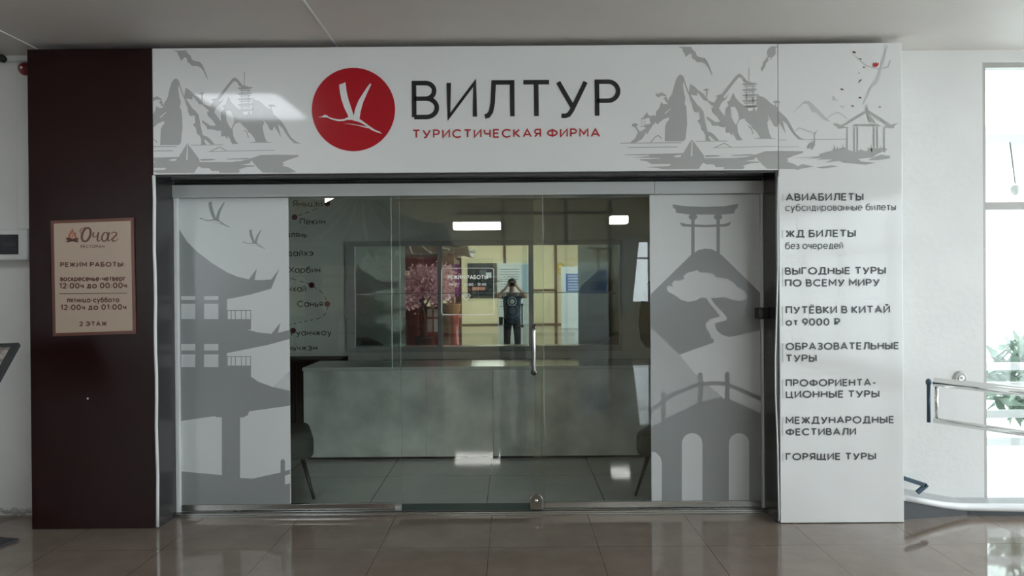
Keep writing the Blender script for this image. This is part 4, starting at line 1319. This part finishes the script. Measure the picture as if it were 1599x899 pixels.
# ramp with white nosing
rp = thing('ramp', (2.9, 4.75, 0), 'low grey ramp with white edge beside the services panel', 'ramp')
ra, rb_, rc = at(1400, 778, 4.64), at(1512, 800, 4.80), at(1640, 806, 4.78)
E0 = Vector((FX1 + .024, 4.72, at(1412, 777, 4.72).z))
E1 = Vector((rb_.x, 4.80, .055))
E2 = Vector((3.9, 4.74, .05))
tp = MB()
tp.add([(E0.x, YW - .001, E0.z + .01), E0, E1, (E1.x, YW - .001, .065), E2, (E2.x, YW - .001, .06)], [(0, 1, 2, 3), (3, 2, 4, 5)])
tp.build('deck', M['ramp'], rp, solid=.01)
sd = MB().add([E0 + Vector((0, 0.012, 0)), E1 + Vector((0, 0.012, 0)), (E1.x, E1.y + .012, 0), (E0.x, E0.y + .012, 0), E2 + Vector((0, .012, 0)), (E2.x, E2.y + .012, 0)], [(0, 3, 2, 1), (1, 2, 5, 4)])
sd.build('riser', M['shaded_riser'], rp)  # shade below the nosing is put into the riser's dark colour
mid = lambda a, b, t: a + (b - a) * t
npath = [E0, mid(E0, E1, .3) + Vector((0, 0, -.006)), mid(E0, E1, .6) + Vector((0, 0, -.010)), mid(E0, E1, .85) + Vector((0, 0, -.006)), E1, mid(E1, E2, .25), mid(E1, E2, .6), E2]
MB().tube(npath, [.018, .019, .021, .023, .024, .026, .028, .03], 12).build('edge_nosing', M['curb'], rp)
# dark blue bent bar
bl = [at(1411, 746, 4.84), at(1446, 757.5, 4.84), at(1432, 769, 4.84)]
bb_ = MB()
bb_.bar(bl[0], bl[1], .022, .026)
bb_.bar(bl[1] + Vector((.006, 0, .006)), bl[2], .022, .026)
tag(bb_.build('kick_rail', M['blue'], None, .003), 'dark blue bent bar low beside the ramp, against the white wall', 'rail')

# ================================================================== OUTSIDE THE WINDOWS
porch = MB().box(3.0, 9.0, 5.6, 9.5, 2.55, 2.62)
tag(porch.build('porch_roof', M['facadefar']), 'pale porch roof outside the tall right window', 'porch roof')
for i, (x, y, z) in enumerate(((3.9, 5.9, 2.18), (4.05, 5.9, 2.22))):
    bo = thing('pendant_bulb', (x, y, z), ['hanging bulb on a cord outside the window, the lower one', 'hanging bulb on a cord outside the window, the upper one'][i], 'bulb', 'string of bulbs outside')
    MB().tube([(x - .04, y, 2.55), (x, y, z + .05)], .004, 6).build('cord', M['rubber'], bo)
    MB().ball((x, y, z), .035, 12, 8, (1, 1, 1.2)).build('bulb', M['bulb'], bo)
for i, (x, y, r_) in enumerate(((4.35, 6.3, .42), (5.6, 7.5, .6), (7.4, 9.2, .8))):
    sb = thing('shrub', (x, y, -.13), ['small leafy green shrub right outside the window glass', 'medium leafy green shrub outside the window, behind the small one', 'large leafy green shrub farthest outside the window'][i], 'shrub', 'shrubs outside the window')
    MB().tube([(x, y, -.13), (x, y, .4 + r_ * .3)], .03, 8).build('stem', M['bark'], sb)
    fo_ = MB()
    for k in range(420):
        th, ph, rad = random.random() * 2 * pi, math.acos(2 * random.random() - 1), r_ * (random.random() ** .4)
        c = Vector((x + rad * sin(ph) * cos(th), y + rad * sin(ph) * sin(th), .45 + r_ * .5 + rad * cos(ph) * .9))
        d = Vector((random.uniform(-1, 1), random.uniform(-1, 1), random.uniform(-.6, 1))).normalized() * .11
        e = d.cross(Vector((random.uniform(-1, 1), random.uniform(-1, 1), random.uniform(-1, 1)))).normalized() * .035
        fo_.add([c - d, c + e, c + d, c - e], [(0, 1, 2, 3)])
    fl2 = fo_.build('foliage', M['leaf'], sb)
    fl2['kind'] = 'stuff'
far = thing('far_building', (9, 16, -.13), 'pale building far outside behind the shrubs', 'building')
MB().box(3, 20, 16, 20, -.13, 7).build('wall', M['facadefar'], far)
for i in range(5):
    MB().box(4 + i * 2.6, 5.6 + i * 2.6, 15.96, 16.0, 2.2, 3.8).build('window', M['poster'], far)
fn = thing('slat_fence', (4.6, 5.45, -.13), 'white slatted fence just outside the tall right window', 'fence')
for z in (.30, .50, .70, .84):
    MB().box(3.05, 6.4, 5.44, 5.47, z, z + .055).build('rail', M['curb'], fn)
for x in (3.1, 4.7, 6.3):
    MB().box(x, x + .05, 5.475, 5.52, -.13, .92).build('post', M['curb'], fn)

# ================================================================== HALL BEHIND THE CAMERA (seen in the mirror and glass)


def ceiling_light(x, y, sx, sy, z, label, rods=0):
    o = thing('ceiling_light', (x, y, z), label, 'ceiling light', 'flat white ceiling lights of the hall')
    MB().box(x - sx / 2 - .02, x + sx / 2 + .02, y - sy / 2 - .02, y + sy / 2 + .02, z - .03, z - .001).build('housing', M['whiteplastic'], o)
    MB().box(x - sx / 2, x + sx / 2, y - sy / 2, y + sy / 2, z - .036, z - .0301).build('diffuser', M['led'], o)
    if rods:
        for s in (-1, 1):
            MB().tube([(x, y + s * sy * .35, z - .001), (x, y + s * sy * .35, rods)], .006, 8).build('hanger', M['steel'], o)
    return o


ceiling_light(-2.1, 3.08, .62, .85, CEIL, 'square white ceiling light just in front of the fascia, left end')


def box_light(x, y, z, sx, sy, h, label):
    """suspended fluorescent box with a glowing tray"""
    o = thing('ceiling_light', (x, y, z), label, 'ceiling light', 'suspended lights of the hall')
    MB().box(x - sx / 2, x + sx / 2, y - sy / 2, y + sy / 2, z - h / 2, z + h / 2).build('diffuser', M['led_rear'], o, .01)
    MB().box(x - sx / 2 - .01, x + sx / 2 + .01, y - sy / 2 - .01, y + sy / 2 + .01, z + h / 2 + .001, z + h / 2 + .03).build('housing', M['whiteplastic'], o)
    for s in (-1, 1):
        MB().tube([(x + s * sx * .35, y, z + h / 2 + .03), (x + s * sx * .35, y, TALL)], .006, 8).build('hanger', M['steel'], o)


box_light(-.88, -9.7, 2.98, 1.2, .5, .17, 'broad suspended light box near the menu board')
box_light(2.53, -8.1, 2.98, .40, .4, .17, 'small suspended light box near the rear window')
box_light(-3.3, -4.3, 3.03, .22, .5, .11, 'short suspended light box above the gazebo roof')
for i, x in enumerate((-.26, 1.6, 2.9)):
    struct(MB().box(x - .05, x + .05, YR, YR + .04, 0, TALL).build('trim_%d' % (20 + i), M['wood']))
struct(MB().box(-1.6, 3.05, YR + .001, YR + .035, 3.54, 3.62).build('trim_24', M['wood']))
struct(MB().box(.65, 1.55, YR, YR + .03, 1.22, 1.30).build('trim_25', M['wood']))
struct(MB().box(XL, 3.1, YR, YR + .02, 0, .05).build('baseboard_rear', M['wood']))

mbd = thing('menu_board', (-1.06, YR, .99), 'dark menu board on the yellow wall, seen in the mirror', 'menu board')
MB().box(-1.62, -.55, YR + .001, YR + .035, .99, 2.26).build('frame', M['rubber'], mbd, .005)
MB().box(-1.56, -.61, YR + .035, YR + .038, 1.05, 2.2).build('board', M['chalk'], mbd)
MB().box(-1.45, -.98, YR + .038, YR + .0395, 1.28, 1.40).build('strip', M['salmon'], mbd)
MB().box(-.95, -.75, YR + .038, YR + .0395, 1.72, 1.92).build('card', M['poster'], mbd)
pt = thing('poster', (.05, YR + .05, 0), 'tall white notice banner standing behind the photographer, seen in the mirror', 'poster')
MB().box(-.5, .6, YR + .045, YR + .06, .05, 2.25).build('sheet', M['poster'], pt)
MB().box(.35, .6, YR + .06, YR + .0615, 1.0, 2.2).build('colour_band', M['posterpale'], pt)
ln = MB()
for k in range(16):
    z = 2.02 - k * .09
    ln.box(-.44, -.44 + (.7 if k < 5 else .3 + .2 * random.random()), YR + .06, YR + .0615, z, z + .018)
ln.build('text_line', M['ink'], pt)
MB().box(-.52, .62, YR + .042, YR + .12, 0, .05).build('foot', M['greyplastic'], pt)
ib_ = thing('information_banner', (2.05, -9.9, 0), 'white and blue information banner standing on the hall floor, seen in the mirror', 'banner')
MB().box(1.62, 2.5, -9.9, -9.87, .02, 2.05).build('panel', M['poster'], ib_)
MB().box(1.78, 2.46, -9.87, -9.868, 1.22, 1.82).build('colour_field', M['posterblue'], ib_)
ln = MB()
for k in range(6):
    ln.box(1.84, 2.2 + .2 * random.random(), -9.868, -9.867, 1.28 + k * .09, 1.305 + k * .09)
ln.build('text_line', M['poster'], ib_)
MB().box(1.6, 2.52, -9.98, -9.80, 0, .02).build('foot', M['greyplastic'], ib_)
em = thing('wall_emblem', (1.72, YR, 2.1), 'small gold emblem on the yellow wall beside the banner', 'emblem')
MB().lathe_y([(.06, .02), (.10, .03), (.13, .02), (.13, .001)], (1.78, YR, 2.12)).build('ring', M['gold'], em)
MB().lathe_y([(.05, .02), (.08, .03), (.10, .02), (.10, .001)], (1.78, YR, 1.93)).build('ring', M['gold'], em)


def curtain(x0, x1, label):
    o = MB().grid(lambda a, b: (x0 + (x1 - x0) * a * (1 - .35 * (1 - b)), YR + .10 + .035 * sin(a * 40), .6 + 2.25 * b), 60, 6).build('curtain', M['curtain'], None, solid=.004)
    return tag(o, label, 'curtain', 'curtains at the rear window')


curtain(3.05, 3.75, 'white gathered curtain at the rear window, nearer the banner')
curtain(4.5, 5.1, 'white gathered curtain at the rear window, nearer the side wall')
tag(MB().tube([(2.95, YR + .1, 2.88), (5.2, YR + .1, 2.88)], .015, 10).build('curtain_rod', M['steel']), 'steel curtain rod above the rear window', 'curtain rod')

# gazebo
GZ = Vector((-2.66, -3.6, 0))
gz = thing('gazebo', GZ, 'dark red wooden gazebo with curved pagoda roof, seen in the mirror', 'gazebo')
hw = 1.25
for sx in (-1, 1):
    for sy in (-1, 1):
        MB().box(GZ.x + sx * hw - .08, GZ.x + sx * hw + .08, GZ.y + sy * hw - .08, GZ.y + sy * hw + .08, 0, 2.2).build('post', M['redwood'], gz, .01)
for x in (-.45, .45):
    MB().box(GZ.x + x - .05, GZ.x + x + .05, GZ.y + hw - .05, GZ.y + hw + .05, 0, 2.0).build('post', M['redwood'], gz, .008)
bmz = MB()
for sy in (-1, 1):
    bmz.box(GZ.x - hw - .05, GZ.x + hw + .05, GZ.y + sy * hw - .04, GZ.y + sy * hw + .04, 1.86, 2.12)
    bmz.box(GZ.x + sy * hw - .04, GZ.x + sy * hw + .04, GZ.y - hw, GZ.y + hw, 1.86, 2.12)
bmz.build('beam', M['redwood'], gz)
lt = MB()
for yy in (GZ.y + hw,):
    for z in (.35, .7, .95, 1.45, 1.62):
        lt.box(GZ.x - hw, GZ.x + hw, yy - .02, yy + .02, z, z + .04)
    for k in range(13):
        x = GZ.x - hw + 2 * hw * k / 12
        lt.box(x - .015, x + .015, yy - .018, yy + .018, .35, .99)
        if k % 2 == 0:
            lt.box(x - .015, x + .015, yy - .018, yy + .018, 1.45, 1.86)
lt.build('lattice', M['redwood'], gz)
for x0, x1 in ((-hw + .08, -.5), (-.4, .4), (.5, hw - .08)):
    pn = MB().box(GZ.x + x0, GZ.x + x1, GZ.y + hw - .06, GZ.y + hw - .03, 0, .95).build('side_panel', M['redwood'], gz)
    MB().box(GZ.x + (x0 + x1) / 2 - .14, GZ.x + (x0 + x1) / 2 + .14, GZ.y + hw - .03, GZ.y + hw - .026, .40, .92).build('panel_picture', M['poster'], pn)
    MB().box(GZ.x + x0, GZ.x + x1, GZ.y - hw - .02, GZ.y - hw + .02, 0, 1.0).build('side_panel', M['redwood'], gz)
ew, ez, az = hw + .42, 2.16, 3.25


def roof_pt(side, u, v):
    """side 0..3, u along eave -1..1, v from eave to apex"""
    r = ew * (1 - v)
    z = ez + (az - ez) * (v ** 1.7 * .75 + v * .25) + .20 * (abs(u) ** 3) * (1 - v) ** 2
    x, y = u * r, -r
    for _ in range(side):
        x, y = -y, x
    return Vector((GZ.x + x, GZ.y + y, z))


rf_ = MB()
for sd_ in range(4):
    rf_.grid(lambda a, b: roof_pt(sd_, a * 2 - 1, b), 12, 10)
rfo = rf_.build('roof', M['roof'], gz, solid=.03)
rib = MB()
for sd_ in range(4):
    for k in range(9):
        uu = -1 + 2 * k / 8
        rib.tube([roof_pt(sd_, uu, v / 8) + Vector((0, 0, .03)) for v in range(8)], .024 if abs(uu) < 1 else .045, 8)
rib.build('rib', M['rooftile'], rfo)
MB().ball((GZ.x, GZ.y, az + .03), .10, 12, 8).build('finial', M['redwood'], rfo)
cl = MB().grid(lambda a, b: (-1.45 + .26 * a, -2.24 + .02 * sin(a * 20), 1.2 + .75 * b), 20, 4)
tag(cl.build('hanging_cloth', M['magenta'], None, solid=.006), 'magenta cloth hanging on the gazebo post, seen in the mirror', 'cloth')

# blossom tree
tx, ty = -1.98, -1.72
bt = thing('blossom_tree', (tx, ty, 0), 'artificial pink blossom tree before the gazebo, seen in the mirror', 'tree')
trunk = MB().tube([(tx, ty, .30), (tx + .03, ty, .7), (tx - .04, ty, 1.1), (tx, ty, 1.45)], [.05, .04, .035, .02], 10)
tips = []
for k in range(11):
    a = 2 * pi * k / 11
    L = random.uniform(.3, .62)
    e = Vector((tx + L * cos(a), ty + .55 * L * sin(a), 1.35 + random.uniform(-.15, .42)))
    trunk.tube([(tx, ty, random.uniform(.9, 1.35)), (tx + .5 * L * cos(a), ty + .28 * L * sin(a), 1.35), e], [.02, .014, .006], 7)
    tips.append(e)
trunk.build('trunk', M['bark'], bt)
bm_ = MB()
for e in tips + [Vector((tx, ty, 1.6)), Vector((tx + .45, ty, 1.72)), Vector((tx - .3, ty + .1, 1.3)), Vector((tx + .2, ty + .1, 1.35))]:
    for k in range(330):
        c = e + Vector((random.gauss(0, .13), random.gauss(0, .10), random.gauss(0, .10)))
        d = Vector((random.uniform(-1, 1), random.uniform(-1, 1), random.uniform(-1, 1))).normalized() * .040
        q = d.cross(Vector((random.uniform(-1, 1), random.uniform(-1, 1), random.uniform(-1, 1)))).normalized() * .034
        bm_.add([c - d, c + q, c + d, c - q], [(0, 1, 2, 3)])
bs_ = bm_.build('blossom', M['blossom'], bt)
bs_['kind'] = 'stuff'
MB().lathe([(0, 0), (.15, 0), (.2, .3), (.215, .3), (.215, .33), (.19, .33), (.18, .28), (0, .28)], (tx, ty, 0)).build('pot', M['rubber'], bt)
pv = (-1.28, -1.7, 0)
tag(MB().lathe([(0, 0), (.13, 0), (.15, .06), (.09, .12), (.075, .5), (.10, .72), (.14, .76), (.14, .8), (0, .8)], pv).build('pedestal', M['lacquer']), 'red lacquered pedestal beside the blossom tree, seen in the mirror', 'pedestal')
tag(MB().lathe([(0, .8), (.08, .8), (.12, .9), (.13, 1.02), (.14, 1.03), (.14, 1.06), (.12, 1.06), (.11, .95), (0, .86)], pv).build('flower_pot', M['terracotta']), 'terracotta flower pot on the red pedestal, seen in the mirror', 'flower pot')


# ------------------------------------------------------------------ the photographer
def skin(name, verts, edges, radii, m, parent, root=0, sub=2):
    me = bpy.data.meshes.new(name + '_skeleton')
    off = parent.location if parent else Vector((0, 0, 0))
    me.from_pydata([Vector(v) - off for v in verts], edges, [])
    o = bpy.data.objects.new(name + '_skeleton', me)
    C.objects.link(o)
    md = o.modifiers.new('skin', 'SKIN')
    md.use_smooth_shade = True
    for i, r in enumerate(radii):
        sv = me.skin_vertices[0].data[i]
        sv.radius = r if isinstance(r, tuple) else (r, r)
        sv.use_root = (i == root)
    ms = o.modifiers.new('sub', 'SUBSURF')
    ms.levels = ms.render_levels = sub
    dg = bpy.context.evaluated_depsgraph_get()
    nm_ = bpy.data.meshes.new_from_object(o.evaluated_get(dg))
    bpy.data.objects.remove(o)
    nm_.materials.clear()
    nm_.materials.append(m)
    for p_ in nm_.polygons:
        p_.use_smooth = True
    q = bpy.data.objects.new(name, nm_)
    C.objects.link(q)
    if parent:
        q.parent = parent
    return q


PY = -.26      # body axis behind the camera
pe = thing('person', (0, PY, 0), 'person in navy t-shirt and black trousers holding a phone, seen in the mirror', 'person')
V, Ed, Rd = [], [], []


def pv_(x, y, z, r, link=None):
    V.append((x, PY + y, z))
    Rd.append(r)
    if link is not None:
        Ed.append((link, len(V) - 1))
    return len(V) - 1


pelvis = pv_(0, 0, .86, (.115, .085))
belly = pv_(0, .01, 1.0, (.115, .085), pelvis)
chest = pv_(0, .0, 1.18, (.13, .09), belly)
neckb = pv_(0, -.005, 1.30, (.07, .06), chest)
neck = pv_(0, .015, 1.37, .05, neckb)
head1 = pv_(0, .035, 1.43, (.062, .075), neck)
head2 = pv_(0, .035, 1.50, (.074, .092), head1)
head3 = pv_(0, .025, 1.555, (.05, .06), head2)
wr = {}
for s in (-1, 1):
    sh_ = pv_(s * .16, 0, 1.265, .055, chest)
    el_ = pv_(s * .30, .09, 1.22, .040, sh_)
    wr_ = pv_(s * .105, .175, 1.425, .026, el_)
    pa = pv_(s * .085, .19, 1.465, (.030, .018), wr_)
    wr[s] = pa
    # four fingers of unequal length and a thumb around the phone's short edge
    for k, (dz, ln_) in enumerate(((.030, 1.0), (.012, 1.1), (-.006, 1.0), (-.022, .8))):
        f1 = pv_(s * (.088), .212, 1.478 + dz, .0085, pa)
        f2 = pv_(s * (.088 - .018 * ln_), .232, 1.480 + dz, .0078, f1)
        pv_(s * (.088 - .040 * ln_), .226, 1.482 + dz, .0068, f2)
    t1 = pv_(s * .072, .188, 1.445, .011, pa)
    pv_(s * .045, .192, 1.447, .0085, t1)
    hp = pv_(s * .085, 0, .80, .085, pelvis)
    kn = pv_(s * .10, .01, .45, .055, hp)
    an = pv_(s * .11, -.02, .09, .038, kn)
    toe = pv_(s * .12, .10, .035, .035, an)
skin('body', V, Ed, Rd, M['skin'], pe)
# clothes as slightly larger skins over the body
tv = [(0, PY, .63), (0, PY + .01, .95), (0, PY, 1.18), (0, PY - .003, 1.295)]
te = [(0, 1), (1, 2), (2, 3)]
tr_ = [(.20, .135), (.18, .125), (.172, .122), (.085, .075)]
for s in (-1, 1):
    tv += [(s * .165, PY, 1.265), (s * .245, PY + .055, 1.235)]
    te += [(2, len(tv) - 2), (len(tv) - 2, len(tv) - 1)]
    tr_ += [.075, .066]
skin('t_shirt', tv, te, tr_, M['shirt'], pe, root=2)
tv, te, tr_ = [(0, PY, .84)], [], [(.15, .115)]
for s in (-1, 1):
    b = len(tv)
    tv += [(s * .09, PY, .74), (s * .105, PY + .01, .45), (s * .112, PY - .015, .10)]
    te += [(0, b), (b, b + 1), (b + 1, b + 2)]
    tr_ += [.10, .078, .064]
skin('trousers', tv, te, tr_, M['trousers'], pe)
for s in (-1, 1):
    skin('shoe', [(s * .112, PY - .05, .045), (s * .116, PY + .05, .045), (s * .124, PY + .15, .038)], [(0, 1), (1, 2)], [.044, .046, .036], M['shoes'], pe)
hm = MB()
HB = lambda a: 1.8 - .75 * max(0, sin(2 * pi * a))
for k in range(9):
    pass
hm.grid(lambda a, b: (Vector((0, PY + .018, 1.505)) + Vector((.086 * cos(2 * pi * a) * sin(b * HB(a)), .105 * sin(2 * pi * a) * sin(b * HB(a)) - .012 * b, .098 * cos(b * HB(a))))), 24, 10)
hm.build('hair', M['hair'], pe, solid=.012)
fc = MB()
hz = 1.462
fc.ball((0, PY + .135, hz), .015, 10, 6, (.8, 1, 1.3))
fc.build('nose', M['skin'], pe)
ers = MB()
for s in (-1, 1):
    ers.ball((s * .078, PY + .03, 1.475), .03, 10, 6, (.35, .6, 1))
ers.build('ear', M['skin'], pe)
MB().ball((0, PY + .122, 1.425), .022, 10, 6, (1, .35, .3)).build('mouth', M['salmon'], pe)
ez_ = MB()
for s in (-1, 1):
    ez_.ball((s * .03, PY + .121, 1.485), .012, 10, 6, (1, .6, .7))
ez_.build('eye', M['hair'], pe)
em2 = MB()
ringp = [(.085 * cos(R(a)), PY + .128 + .010 * cos(R(a)) ** 2 * -1, 1.135 + .085 * sin(R(a))) for a in range(0, 361, 15)]
em2.tube(ringp, .008, 6, False)
em2.ball((0, PY + .122, 1.135), .05, 14, 8, (1, .2, 1))
em2.build('shirt_print', M['shirtprint'], pe)
tag(MB().box(-.078, .078, -.040, -.030, EYE - .036, EYE + .036).build('smartphone', M['blackplastic'], None, .003), 'black smartphone held sideways before the face, seen in the mirror', 'phone')
bg = thing('belt_bag', (-.21, PY + .02, .70), 'small black bag at the hip of the photographer, seen in the mirror', 'bag')
MB().box(-.27, -.19, PY - .05, PY + .09, .66, .82).build('pouch', M['rubber'], bg, .015, 3)
MB().tube([(-.2, PY + .12, .80), (0, PY + .16, .84), (.19, PY + .1, .86)], .008, 6).build('strap', M['rubber'], bg)
